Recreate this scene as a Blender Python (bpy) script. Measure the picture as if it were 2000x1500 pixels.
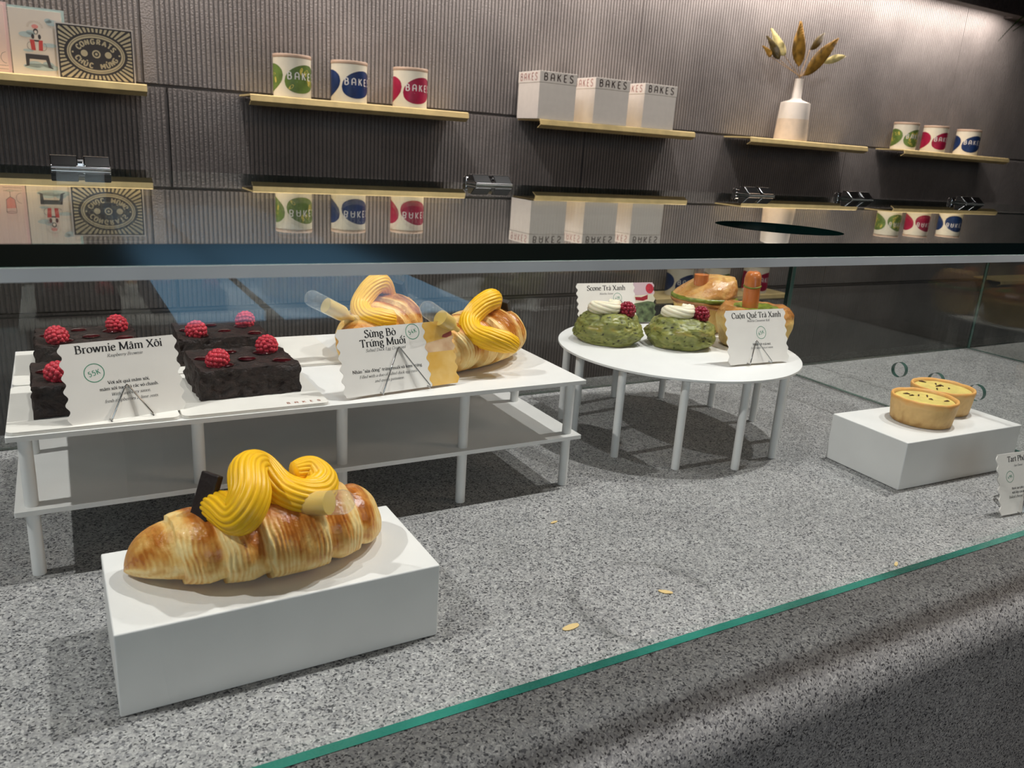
import bpy, bmesh, math, random, unicodedata
import numpy as np
from mathutils import Vector, Matrix, noise

for o in list(bpy.data.objects): bpy.data.objects.remove(o)
SC = bpy.context.scene
COL = SC.collection
PI = math.pi

# ------------------------------------------------------------------ camera, world, lights, exposure
cam_d = bpy.data.cameras.new('camera'); cam = bpy.data.objects.new('camera', cam_d); COL.objects.link(cam)
Rc = [[0.8718205834, -0.4856119516, 0.0641085232], [-0.0852519092, -0.2793140823, -0.9564077349], [0.4823494400, 0.8283505755, -0.2849111122]]
right = Vector(Rc[0]); down = Vector(Rc[1]); fwd = Vector(Rc[2])
mw = Matrix(((right.x, -down.x, -fwd.x, -0.01048), (right.y, -down.y, -fwd.y, -0.48239), (right.z, -down.z, -fwd.z, 0.36373), (0, 0, 0, 1)))
cam.matrix_world = mw
cam_d.sensor_width = 36.0; cam_d.lens = 1564.74 / 2000 * 36.0
cam_d.clip_start = 0.01
cam_d.dof.use_dof = True; cam_d.dof.focus_distance = 0.80; cam_d.dof.aperture_fstop = 18.0
SC.camera = cam
SC.view_settings.view_transform = 'Standard'; SC.view_settings.look = 'None'
SC.view_settings.exposure = 0.0; SC.view_settings.gamma = 1.0; SC.view_settings.use_curve_mapping = False

W = bpy.data.worlds.new('World'); SC.world = W; W.use_nodes = True
W.node_tree.nodes['Background'].inputs[0].default_value = (0.80, 0.90, 1.0, 1)
W.node_tree.nodes['Background'].inputs[1].default_value = 0.02

def spot(name, loc, target, power, angle=70, radius=0.02, col=(1, 0.975, 0.955)):
    l = bpy.data.lights.new(name, 'SPOT'); l.energy = power; l.spot_size = math.radians(angle); l.spot_blend = 0.5
    l.shadow_soft_size = radius; l.color = col
    o = bpy.data.objects.new(name, l); COL.objects.link(o); o.location = loc
    o.rotation_euler = (Vector(target) - Vector(loc)).to_track_quat('-Z', 'Y').to_euler()
    return o
def area(name, loc, target, sx, sy, power, col=(1, 1, 1)):
    l = bpy.data.lights.new(name, 'AREA'); l.shape = 'RECTANGLE'; l.size = sx; l.size_y = sy; l.energy = power; l.color = col
    o = bpy.data.objects.new(name, l); COL.objects.link(o); o.location = loc
    o.rotation_euler = (Vector(target) - Vector(loc)).to_track_quat('-Z', 'Y').to_euler()
    return o
spot('ceiling_spot', (1.19, 0.20, 1.9), (0.5, 0.15, 0), 95, 85)
spot('ceiling_spot', (1.80, 0.19, 1.9), (0.9, 0.15, 0), 66, 85)
spot('ceiling_spot', (-1.25, 0.20, 1.9), (0.1, 0.15, 0), 116, 75)
spot('ceiling_spot', (0.25, 0.35, 1.9), (0.35, 0.25, 0), 30, 52)
for sx in (0.4, 1.9, 3.3): spot('ceiling_spot', (sx, 1.25, 2.1), (sx + 0.25, 2.6, 0.15), 44, 85)
# daylight from the shop front behind the camera, LED strip that washes the back wall
area('shop_front_daylight', (-1.0, -3.6, 1.25), (0.4, 0.2, 0.1), 3.0, 1.4, 30, (0.74, 0.88, 1.0))
area('wall_wash_strip', (2.0, 2.580, 1.30), (2.0, 2.62, 0.3), 6.1, 0.03, 58, (1, 0.90, 0.84))
area('room_wall_fill', (1.0, -3.2, 2.12), (1.0, -4.5, 0.0), 4.0, 0.3, 50, (1, 0.93, 0.84))  # added lamp, brightens the unseen front wall so the glass mirrors it
area('warm_room_fill', (3.0, -1.5, 1.9), (1.2, 0.0, 0.0), 1.0, 0.6, 15, (1, 0.74, 0.54))

# ------------------------------------------------------------------ materials
def newmat(name):
    m = bpy.data.materials.new(name); m.use_nodes = True
    nt = m.node_tree; nt.nodes.clear()
    out = nt.nodes.new('ShaderNodeOutputMaterial')
    return m, nt, out
def L_(c):
    return tuple((x / 12.92 if x <= 0.04045 else ((x + 0.055) / 1.055) ** 2.4) for x in [v / 255 for v in c]) + (1,)
def pbr(name, rgb, rough=0.5, metal=0.0, noise_amt=0.0, nscale=40, bump=0.0, bscale=200, sss=0.0, spec=0.5, coat=0.0, rgb2=None, trans=0.0, ior=1.45):
    m, nt, out = newmat(name)
    b = nt.nodes.new('ShaderNodeBsdfPrincipled'); nt.links.new(b.outputs[0], out.inputs[0])
    b.inputs['Base Color'].default_value = L_(rgb); b.inputs['Roughness'].default_value = rough
    b.inputs['Metallic'].default_value = metal; b.inputs['Specular IOR Level'].default_value = spec
    b.inputs['Coat Weight'].default_value = coat; b.inputs['Coat Roughness'].default_value = 0.08
    b.inputs['Transmission Weight'].default_value = trans; b.inputs['IOR'].default_value = ior
    if sss: b.inputs['Subsurface Weight'].default_value = sss; b.inputs['Subsurface Radius'].default_value = (0.004, 0.002, 0.001); b.inputs['Subsurface Scale'].default_value = 1.0
    tc = nt.nodes.new('ShaderNodeTexCoord')
    n = nt.nodes.new('ShaderNodeTexNoise'); n.inputs['Scale'].default_value = nscale; n.inputs['Detail'].default_value = 4
    nt.links.new(tc.outputs['Object'], n.inputs['Vector'])
    if rgb2 is None: rgb2 = tuple(max(0, c * (1 - noise_amt)) for c in rgb)
    r = nt.nodes.new('ShaderNodeValToRGB'); r.color_ramp.elements[0].position = 0.35; r.color_ramp.elements[1].position = 0.65
    r.color_ramp.elements[0].color = L_(rgb2); r.color_ramp.elements[1].color = L_(rgb)
    nt.links.new(n.outputs[0], r.inputs[0]); nt.links.new(r.outputs[0], b.inputs['Base Color'])
    if bump:
        n2 = nt.nodes.new('ShaderNodeTexNoise'); n2.inputs['Scale'].default_value = bscale; n2.inputs['Detail'].default_value = 5
        nt.links.new(tc.outputs['Object'], n2.inputs['Vector'])
        bp = nt.nodes.new('ShaderNodeBump'); bp.inputs['Strength'].default_value = bump; bp.inputs['Distance'].default_value = 0.002
        nt.links.new(n2.outputs[0], bp.inputs['Height']); nt.links.new(bp.outputs[0], b.inputs['Normal'])
    return m

def granite_mat(name, gain=1.0, bump=0.25):
    m, nt, out = newmat(name)
    b = nt.nodes.new('ShaderNodeBsdfPrincipled'); nt.links.new(b.outputs[0], out.inputs[0])
    tc = nt.nodes.new('ShaderNodeTexCoord')
    mp = nt.nodes.new('ShaderNodeMapping'); mp.inputs['Scale'].default_value = (1, 1, 1); nt.links.new(tc.outputs['Object'], mp.inputs[0])
    wn = nt.nodes.new('ShaderNodeTexNoise'); wn.inputs['Scale'].default_value = 260; nt.links.new(mp.outputs[0], wn.inputs['Vector'])
    add = nt.nodes.new('ShaderNodeMixRGB'); add.blend_type = 'ADD'; add.inputs[0].default_value = 0.0035
    nt.links.new(mp.outputs[0], add.inputs[1]); nt.links.new(wn.outputs['Color'], add.inputs[2])
    v = nt.nodes.new('ShaderNodeTexVoronoi'); v.inputs['Scale'].default_value = 760
    nt.links.new(add.outputs[0], v.inputs['Vector'])
    sep = nt.nodes.new('ShaderNodeSeparateColor'); nt.links.new(v.outputs['Color'], sep.inputs[0])
    r = nt.nodes.new('ShaderNodeValToRGB'); cr = r.color_ramp; cr.interpolation = 'LINEAR'
    cr.elements[0].position = 0.05; cr.elements[0].color = L_((52, 52, 55))
    cr.elements[1].position = 1.0; cr.elements[1].color = L_((192, 191, 188))
    for p, c in ((0.13, (84, 84, 87)), (0.26, (134, 134, 135)), (0.6, (154, 153, 151)), (0.88, (170, 169, 166))):
        e = cr.elements.new(p); e.color = L_(c)
    nt.links.new(sep.outputs[0], r.inputs[0])
    n = nt.nodes.new('ShaderNodeTexNoise'); n.inputs['Scale'].default_value = 14; n.inputs['Detail'].default_value = 5
    nt.links.new(tc.outputs['Object'], n.inputs['Vector'])
    n3 = nt.nodes.new('ShaderNodeTexNoise'); n3.inputs['Scale'].default_value = 120; n3.inputs['Detail'].default_value = 3
    nt.links.new(tc.outputs['Object'], n3.inputs['Vector'])
    mth = nt.nodes.new('ShaderNodeMath'); mth.operation = 'ADD'; nt.links.new(n.outputs[0], mth.inputs[0]); nt.links.new(n3.outputs[0], mth.inputs[1])
    mr = nt.nodes.new('ShaderNodeMapRange'); mr.inputs[1].default_value = 0.6; mr.inputs[2].default_value = 1.4; mr.inputs[3].default_value = 0.72 * gain; mr.inputs[4].default_value = 1.12 * gain
    nt.links.new(mth.outputs[0], mr.inputs[0])
    mul = nt.nodes.new('ShaderNodeMixRGB'); mul.blend_type = 'MULTIPLY'; mul.inputs[0].default_value = 1
    nt.links.new(r.outputs[0], mul.inputs[1]); nt.links.new(mr.outputs[0], mul.inputs[2]); nt.links.new(mul.outputs[0], b.inputs['Base Color'])
    b.inputs['Roughness'].default_value = 0.55
    bp = nt.nodes.new('ShaderNodeBump'); bp.inputs['Strength'].default_value = bump; bp.inputs['Distance'].default_value = 0.001 if bump < 0.5 else 0.004
    nt.links.new(sep.outputs[0], bp.inputs['Height']); nt.links.new(bp.outputs[0], b.inputs['Normal'])
    return m

def glass_mat(name, tint=(0.978, 0.987, 0.983)):
    # clear pane: Fresnel (Schlick) mix of a mirror reflection and a slightly tinted pass-through
    m, nt, out = newmat(name)
    lw = nt.nodes.new('ShaderNodeLayerWeight'); lw.inputs[0].default_value = 0.5
    p = nt.nodes.new('ShaderNodeMath'); p.operation = 'POWER'; p.inputs[1].default_value = 5; nt.links.new(lw.outputs['Facing'], p.inputs[0])
    mr = nt.nodes.new('ShaderNodeMapRange'); mr.inputs[3].default_value = 0.04; mr.inputs[4].default_value = 1.0; nt.links.new(p.outputs[0], mr.inputs[0])
    t = nt.nodes.new('ShaderNodeBsdfTransparent'); t.inputs[0].default_value = tint + (1,)
    g = nt.nodes.new('ShaderNodeBsdfGlossy'); g.inputs['Roughness'].default_value = 0.0; g.inputs[0].default_value = (0.97, 1, 0.985, 1)
    mix = nt.nodes.new('ShaderNodeMixShader'); nt.links.new(mr.outputs[0], mix.inputs[0]); nt.links.new(t.outputs[0], mix.inputs[1]); nt.links.new(g.outputs[0], mix.inputs[2])
    nt.links.new(mix.outputs[0], out.inputs[0])
    return m

def plastic_mat(name, milk=0.09):
    # cloudy clear plastic: the pane mix with a little milky diffuse
    m = glass_mat(name, (0.95, 0.95, 0.94)); nt = m.node_tree; out = [n for n in nt.nodes if n.type == 'OUTPUT_MATERIAL'][0]
    src = out.inputs[0].links[0].from_socket; d = nt.nodes.new('ShaderNodeBsdfDiffuse'); d.inputs[0].default_value = (0.82, 0.82, 0.80, 1)
    mx = nt.nodes.new('ShaderNodeMixShader'); mx.inputs[0].default_value = milk; nt.links.new(src, mx.inputs[1]); nt.links.new(d.outputs[0], mx.inputs[2]); nt.links.new(mx.outputs[0], out.inputs[0]); return m

def wall_mat():
    m, nt, out = newmat('ribbed_concrete')
    b = nt.nodes.new('ShaderNodeBsdfPrincipled'); nt.links.new(b.outputs[0], out.inputs[0])
    tc = nt.nodes.new('ShaderNodeTexCoord')
    n = nt.nodes.new('ShaderNodeTexNoise'); n.inputs['Scale'].default_value = 2.2; n.inputs['Detail'].default_value = 6; n.inputs['Roughness'].default_value = 0.65
    nt.links.new(tc.outputs['Object'], n.inputs['Vector'])
    r = nt.nodes.new('ShaderNodeValToRGB'); r.color_ramp.elements[0].position = 0.3; r.color_ramp.elements[1].position = 0.75
    r.color_ramp.elements[0].color = L_((108, 102, 99)); r.color_ramp.elements[1].color = L_((146, 139, 135))
    nt.links.new(n.outputs[0], r.inputs[0]); nt.links.new(r.outputs[0], b.inputs['Base Color'])
    b.inputs['Roughness'].default_value = 0.55; b.inputs['Specular IOR Level'].default_value = 0.6
    n2 = nt.nodes.new('ShaderNodeTexNoise'); n2.inputs['Scale'].default_value = 170; n2.inputs['Detail'].default_value = 3
    nt.links.new(tc.outputs['Object'], n2.inputs['Vector'])
    bp = nt.nodes.new('ShaderNodeBump'); bp.inputs['Strength'].default_value = 0.85; bp.inputs['Distance'].default_value = 0.0034
    nt.links.new(n2.outputs[0], bp.inputs['Height']); nt.links.new(bp.outputs[0], b.inputs['Normal'])
    return m

def attr_mat(name, stops, attr='bake', rough=(0.45, 0.16), nscale=160, namt=0.25, bump=0.3, wave=None, sss=0.0, coat=0.0):
    # colour from a per-vertex bake value + noise through a ramp; the browner, the glossier
    m, nt, out = newmat(name)
    b = nt.nodes.new('ShaderNodeBsdfPrincipled'); nt.links.new(b.outputs[0], out.inputs[0])
    a = nt.nodes.new('ShaderNodeAttribute'); a.attribute_name = attr
    tc = nt.nodes.new('ShaderNodeTexCoord')
    n = nt.nodes.new('ShaderNodeTexNoise'); n.inputs['Scale'].default_value = nscale; n.inputs['Detail'].default_value = 5
    nt.links.new(tc.outputs['Object'], n.inputs['Vector'])
    s = nt.nodes.new('ShaderNodeMath'); s.operation = 'MULTIPLY_ADD'; s.inputs[1].default_value = namt; nt.links.new(n.outputs[0], s.inputs[0])
    s0 = nt.nodes.new('ShaderNodeMath'); s0.operation = 'SUBTRACT'; s0.inputs[1].default_value = namt / 2; nt.links.new(a.outputs['Fac'], s0.inputs[0])
    nt.links.new(s0.outputs[0], s.inputs[2])
    r = nt.nodes.new('ShaderNodeValToRGB'); cr = r.color_ramp
    cr.elements[0].position = stops[0][0]; cr.elements[0].color = L_(stops[0][1])
    cr.elements[1].position = stops[-1][0]; cr.elements[1].color = L_(stops[-1][1])
    for p, c in stops[1:-1]:
        e = cr.elements.new(p); e.color = L_(c)
    nt.links.new(s.outputs[0], r.inputs[0]); nt.links.new(r.outputs[0], b.inputs['Base Color'])
    mr = nt.nodes.new('ShaderNodeMapRange'); mr.inputs[1].default_value = 0.3; mr.inputs[2].default_value = 0.75; mr.inputs[3].default_value = rough[0]; mr.inputs[4].default_value = rough[1]
    nt.links.new(s.outputs[0], mr.inputs[0]); nt.links.new(mr.outputs[0], b.inputs['Roughness'])
    b.inputs['Coat Weight'].default_value = coat
    if sss: b.inputs['Subsurface Weight'].default_value = sss; b.inputs['Subsurface Radius'].default_value = (0.006, 0.003, 0.0015); b.inputs['Subsurface Scale'].default_value = 1.0
    if bump:
        bp = nt.nodes.new('ShaderNodeBump'); bp.inputs['Strength'].default_value = bump; bp.inputs['Distance'].default_value = 0.002
        nt.links.new(n.outputs[0], bp.inputs['Height']); nt.links.new(bp.outputs[0], b.inputs['Normal'])
    return m

def emit(name, rgb, s):
    m, nt, out = newmat(name); e = nt.nodes.new('ShaderNodeEmission'); e.inputs[0].default_value = rgb + (1,); e.inputs[1].default_value = s
    nt.links.new(e.outputs[0], out.inputs[0]); return m

M = {}
M['reflection_glow'] = emit('blue_reflection_glow', (0.32, 0.66, 1.0), 1.9)  # glow of the added panels behind the camera, only there to be mirrored
M['granite'] = granite_mat('grey_granite')
M['granite_rough'] = granite_mat('grey_granite_rough_finish', 1.0, 0.9)
M['wall'] = wall_mat()
M['soffit'] = pbr('dark_soffit', (70, 62, 60), 0.6, bump=0.3, noise_amt=0.2)
M['plaster'] = pbr('warm_grey_plaster', (176, 170, 160), 0.8, noise_amt=0.08, nscale=3)
M['floor'] = pbr('dark_floor', (60, 58, 57), 0.5, noise_amt=0.3, nscale=6)
M['glass'] = glass_mat('clear_glass')
M['glass_dark_edge'] = pbr('glass_edge_dark_green', (3, 26, 23), 0.10, noise_amt=0.3, nscale=3, spec=0.8)
M['glass_teal_edge'] = pbr('glass_edge_teal', (62, 160, 142), 0.2, noise_amt=0.35, nscale=7, spec=0.6)
M['glass_pale_edge'] = pbr('glass_edge_grey_green', (84, 122, 112), 0.2, noise_amt=0.3, nscale=9, spec=0.6)
M['glass_deep_edge'] = pbr('glass_edge_deep_green', (26, 64, 56), 0.15, noise_amt=0.3, nscale=9, spec=0.6)
M['seal'] = pbr('frosted_glass_seal', (240, 241, 238), 0.5, noise_amt=0.12, nscale=8)
M['white'] = pbr('white_powder_coat', (230, 229, 226), 0.45, noise_amt=0.02, nscale=30, bump=0.05)
M['board'] = pbr('white_card_board', (232, 228, 220), 0.5, noise_amt=0.02)
M['card'] = pbr('price_card_paper', (238, 233, 226), 0.6, noise_amt=0.02)
M['ink'] = pbr('black_ink', (22, 22, 26), 0.7)
M['grey_ink'] = pbr('grey_ink', (70, 70, 72), 0.7)
M['green_ink'] = pbr('green_ink', (30, 140, 105), 0.6)
M['rust_ink'] = pbr('rust_ink', (176, 112, 96), 0.6)
M['chrome'] = pbr('chrome', (205, 205, 205), 0.12, metal=1.0, noise_amt=0.05)
M['brass'] = pbr('brushed_brass', (242, 216, 154), 0.45, metal=0.2, noise_amt=0.08, nscale=20)
M['cream_tin'] = pbr('cream_tin', (236, 228, 206), 0.4, noise_amt=0.02)
M['tin_lid'] = pbr('tan_tin_lid', (206, 176, 152), 0.5, noise_amt=0.06)
M['tin_blue'] = pbr('tin_blue', (30, 58, 112), 0.4, noise_amt=0.25, nscale=25)
M['tin_red'] = pbr('tin_red', (176, 30, 72), 0.4, noise_amt=0.2, nscale=25)
M['tin_green'] = pbr('tin_green', (112, 138, 66), 0.4, noise_amt=0.2, nscale=30)
M['tin_leaf'] = pbr('tin_leaf_yellow', (206, 190, 92), 0.4)
M['white_ink'] = pbr('white_ink', (232, 228, 222), 0.5)
M['box'] = pbr('white_cake_box', (226, 218, 208), 0.5, noise_amt=0.02)
M['box_ink'] = pbr('box_lettering', (74, 58, 54), 0.6)
M['box_ink_pale'] = pbr('box_lettering_red', (170, 120, 112), 0.6)
M['vase'] = pbr('white_ceramic', (226, 216, 204), 0.5, noise_amt=0.04, nscale=20)
M['vase_tan'] = pbr('sand_glaze_ceramic', (220, 200, 178), 0.6, noise_amt=0.05, nscale=30)
M['leaf_gold'] = pbr('dried_leaf_gold', (182, 136, 58), 0.45, noise_amt=0.35, nscale=30)
M['leaf_pale'] = pbr('dried_leaf_pale', (226, 208, 140), 0.5, noise_amt=0.25, nscale=30)
M['leaf_dark'] = pbr('dried_leaf_dark', (104, 86, 44), 0.5, noise_amt=0.35, nscale=30)
M['stem'] = pbr('dried_stem', (150, 120, 80), 0.6)
M['plant'] = pbr('palm_green', (42, 74, 22), 0.45, noise_amt=0.35, nscale=20)
M['pot'] = pbr('dark_pot', (54, 50, 48), 0.6)
CROI = [(0.0, (248, 218, 150)), (0.22, (236, 190, 110)), (0.42, (216, 154, 72)), (0.66, (186, 110, 40)), (1.0, (128, 62, 20))]
M['croissant'] = attr_mat('croissant_crust', CROI, rough=(0.5, 0.14), nscale=210, namt=0.30, bump=0.5, sss=0.08, coat=0.1)
M['creamy'] = pbr('salted_egg_cream', (252, 194, 20), 0.40, noise_amt=0.04, nscale=60, sss=0.15)
M['choco'] = pbr('chocolate_stick', (38, 27, 24), 0.5, noise_amt=0.2, bump=0.4)
M['brownie'] = pbr('brownie_crumb', (50, 35, 30), 0.55, noise_amt=0.45, nscale=160, bump=0.9, bscale=420)
M['jam'] = pbr('raspberry_jam', (62, 5, 12), 0.06, noise_amt=0.3, nscale=80, coat=0.6)
M['rasp'] = pbr('raspberry', (214, 58, 74), 0.42, noise_amt=0.16, nscale=160, sss=0.2)
M['rasp_dark'] = pbr('raspberry_dark', (156, 22, 50), 0.4, noise_amt=0.2, nscale=160, sss=0.1)
M['scone'] = attr_mat('matcha_scone_crust', [(0.0, (30, 28, 18)), (0.18, (54, 54, 26)), (0.32, (100, 102, 48)), (0.55, (132, 136, 72)), (0.75, (146, 138, 70)), (1.0, (146, 102, 50))], rough=(0.55, 0.30), nscale=120, namt=0.75, bump=0.7)
M['whip'] = pbr('whipped_cream', (240, 232, 204), 0.4, noise_amt=0.04, nscale=50, sss=0.2)
M['roll'] = attr_mat('cinnamon_roll_crust', [(0.0, (232, 206, 140)), (0.35, (226, 190, 116)), (0.58, (200, 150, 84)), (0.8, (176, 118, 62)), (1.0, (146, 88, 46))], rough=(0.55, 0.22), nscale=190, namt=0.4, bump=0.5, sss=0.1)
M['matcha'] = pbr('matcha_swirl', (134, 146, 52), 0.3, noise_amt=0.3, nscale=120, bump=0.4)
M['tart'] = attr_mat('tart_shell_crust', [(0.0, (168, 124, 66)), (0.28, (206, 168, 108)), (0.6, (224, 184, 120)), (1.0, (228, 168, 92))], rough=(0.6, 0.45), nscale=220, namt=0.3, bump=0.25, sss=0.1)
M['custard'] = pbr('cream_custard', (238, 214, 124), 0.35, noise_amt=0.1, nscale=80, sss=0.15)
M['fleck'] = pbr('dark_flecks', (84, 54, 36), 0.5)
M['plastic'] = plastic_mat('clear_plastic')
M['plastic_clear'] = plastic_mat('very_clear_plastic', 0.06)
M['syrup_yellow'] = pbr('yellow_filling', (242, 204, 92), 0.3, noise_amt=0.04, sss=0.2)
M['syrup_orange'] = pbr('apricot_filling', (228, 122, 2), 0.2, noise_amt=0.06)
M['flake'] = pbr('pastry_flake', (214, 186, 128), 0.5)
M['gc_pink'] = pbr('card_pale_pink', (238, 210, 198), 0.6)
M['gc_white'] = pbr('card_off_white', (232, 220, 204), 0.6)
M['gc_edge'] = pbr('card_edge_mint', (186, 208, 200), 0.6)
M['gc_cloud'] = pbr('card_cloud_blue', (186, 202, 200), 0.6)
M['gc_red'] = pbr('card_red', (206, 78, 74), 0.6)
M['gc_rose'] = pbr('card_rose', (232, 150, 140), 0.6)
M['gc_pink_edge'] = pbr('card_edge_pink', (234, 198, 192), 0.6)
M['gc_dark'] = pbr('card_charcoal', (68, 63, 62), 0.5)
M['gc_gold'] = pbr('card_gold_foil', (206, 190, 154), 0.4, metal=0.2)
M['sleeve'] = pbr('clear_sleeve_edge', (226, 216, 206), 0.25)
M['photo_gold'] = pbr('printed_croissant', (222, 168, 62), 0.5, rgb2=(236, 196, 120), nscale=45)
M['photo_crust'] = pbr('printed_crust', (206, 160, 120), 0.5, rgb2=(232, 200, 160), nscale=60)
M['photo_pink'] = pbr('printed_pink', (202, 178, 186), 0.6)
M['photo_green'] = pbr('printed_green', (112, 130, 92), 0.6, rgb2=(50, 60, 44), nscale=120)
M['photo_red'] = pbr('printed_red', (206, 48, 70), 0.6, noise_amt=0.25, nscale=300)
M['photo_jam'] = pbr('printed_jam', (150, 30, 46), 0.6)
M['photo_plum'] = pbr('printed_plum', (170, 80, 70), 0.6)

# ------------------------------------------------------------------ mesh helpers
class MB:
    def __init__(s): s.v = []; s.f = []; s.m = []; s.attr = []
    def add(s, verts, faces, mi=0, attr=None):
        o = len(s.v); s.v += [tuple(p) for p in verts]; s.f += [tuple(i + o for i in f) for f in faces]; s.m += [mi] * len(faces)
        s.attr += list(attr) if attr is not None else [0.5] * len(verts)
    def box(s, a, b, mi=0):
        x0, y0, z0 = a; x1, y1, z1 = b
        s.add([(x0, y0, z0), (x1, y0, z0), (x1, y1, z0), (x0, y1, z0), (x0, y0, z1), (x1, y0, z1), (x1, y1, z1), (x0, y1, z1)],
              [(0, 3, 2, 1), (4, 5, 6, 7), (0, 1, 5, 4), (1, 2, 6, 5), (2, 3, 7, 6), (3, 0, 4, 7)], mi)
    def tube(s, pts, rad, n=10, mi=0, cap=True, closed=False):
        pts = [Vector(p) for p in pts]; N = len(pts); rr = rad if hasattr(rad, '__len__') else [rad] * N
        T = []
        for i in range(N):
            a = pts[(i - 1) % N] if (closed or i > 0) else pts[i]; b = pts[(i + 1) % N] if (closed or i < N - 1) else pts[i]
            T.append((b - a).normalized())
        u = T[0].orthogonal().normalized(); V = []
        for i in range(N):
            u = (u - T[i] * u.dot(T[i])).normalized(); w = T[i].cross(u)
            for k in range(n):
                a = 2 * PI * k / n; V.append(pts[i] + (u * math.cos(a) + w * math.sin(a)) * rr[i])
        F = []
        for i in range(N if closed else N - 1):
            j = (i + 1) % N
            for k in range(n):
                F.append((i * n + k, i * n + (k + 1) % n, j * n + (k + 1) % n, j * n + k))
        if cap and not closed: F.append(tuple(range(n))[::-1]); F.append(tuple((N - 1) * n + k for k in range(n)))
        s.add(V, F, mi)
    def lathe(s, prof, n=48, mi=0, c=(0, 0, 0), fn=None, attr=None, capb=True, capt=True):
        V = []; A = []; F = []
        for j, (r, z) in enumerate(prof):
            for k in range(n):
                a = 2 * PI * k / n; p = Vector((r * math.cos(a), r * math.sin(a), z))
                if fn: p = fn(p, a, j)
                V.append(p + Vector(c)); A.append(attr(p, a, j) if attr else 0.5)
        for j in range(len(prof) - 1):
            for k in range(n): F.append((j * n + k, j * n + (k + 1) % n, (j + 1) * n + (k + 1) % n, (j + 1) * n + k))
        if capb: F.append(tuple(range(n))[::-1])
        if capt: F.append(tuple((len(prof) - 1) * n + k for k in range(n)))
        s.add(V, F, mi, A)
    def poly(s, pts, z0, z1, mi=0, side=None):
        n = len(pts); V = [(x, y, z0) for x, y in pts] + [(x, y, z1) for x, y in pts]
        s.add(V, [tuple(range(n))[::-1], tuple(range(n, 2 * n))], mi)
        s.add(V, [(i, (i + 1) % n, n + (i + 1) % n, n + i) for i in range(n)], mi if side is None else side)
    def sphere(s, c, r, nu=10, nv=7, mi=0):
        rx, ry, rz = r if hasattr(r, '__len__') else (r, r, r); V = []; F = []
        for j in range(nv + 1):
            ph = -PI / 2 + PI * j / nv
            for k in range(nu):
                a = 2 * PI * k / nu; V.append((c[0] + rx * math.cos(ph) * math.cos(a), c[1] + ry * math.cos(ph) * math.sin(a), c[2] + rz * math.sin(ph)))
        for j in range(nv):
            for k in range(nu): F.append((j * nu + k, j * nu + (k + 1) % nu, (j + 1) * nu + (k + 1) % nu, (j + 1) * nu + k))
        s.add(V, F, mi)
    def xform(s, fn): s.v = [tuple(fn(Vector(p))) for p in s.v]; return s

def mk(name, mb, mats, parent=None, loc=None, smooth=False, bevel=0, attr=False, merge=False, autosmooth=None):
    me = bpy.data.meshes.new(name); me.from_pydata(mb.v, [], mb.f)
    if not isinstance(mats, (list, tuple)): mats = [mats]
    for m in mats: me.materials.append(M[m])
    me.polygons.foreach_set('material_index', mb.m)
    if attr:
        a = me.attributes.new('bake', 'FLOAT', 'POINT'); a.data.foreach_set('value', mb.attr)
    if merge:
        bm = bmesh.new(); bm.from_mesh(me); bmesh.ops.remove_doubles(bm, verts=bm.verts, dist=1e-6); bm.to_mesh(me); bm.free()
    me.update()
    if smooth:
        me.polygons.foreach_set('use_smooth', [True] * len(me.polygons))
        if autosmooth: me.set_sharp_from_angle(angle=math.radians(autosmooth))
    o = bpy.data.objects.new(name, me); COL.objects.link(o)
    if parent: o.parent = parent
    if loc: o.location = loc
    if bevel:
        md = o.modifiers.new('bevel', 'BEVEL'); md.width = bevel; md.segments = 3; md.limit_method = 'ANGLE'
    return o
def tag(o, label, cat, group=None):
    o['label'] = label; o['category'] = cat
    if group: o['group'] = group
    return o
def thing(name, label, cat, loc=(0, 0, 0), rz=0, group=None, rx=0):
    o = bpy.data.objects.new(name, None); COL.objects.link(o); o.location = loc; o.rotation_euler = (rx, 0, rz); o.empty_display_size = 0.02
    return tag(o, label, cat, group)
def struct(o): o['kind'] = 'structure'; return o
def dup(root, loc, rz, label, rx=0):
    def cp(o, par):
        c = o.copy(); COL.objects.link(c); c.parent = par
        for ch in list(o.children): cp(ch, c)
        return c
    r = cp(root, None); r.location = loc; r.rotation_euler = (rx, 0, rz); r['label'] = label
    return r
def smooth_path(pts, n=8):
    P = [Vector(p) for p in pts]; out = []
    for i in range(len(P) - 1):
        p0 = P[i - 1] if i else P[0] * 2 - P[1]; p1 = P[i]; p2 = P[i + 1]; p3 = P[i + 2] if i + 2 < len(P) else P[-1] * 2 - P[-2]
        for k in range(n):
            t = k / n; out.append(0.5 * (2 * p1 + (p2 - p0) * t + (2 * p0 - 5 * p1 + 4 * p2 - p3) * t * t + (3 * p1 - p0 - 3 * p2 + p3) * t ** 3))
    out.append(P[-1]); return out
def sst(a, b, x):
    t = max(0.0, min(1.0, (x - a) / (b - a))); return t * t * (3 - 2 * t)
def nz(x, y, z, s=1.0): return noise.noise(Vector((x * s, y * s, z * s)))

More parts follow.
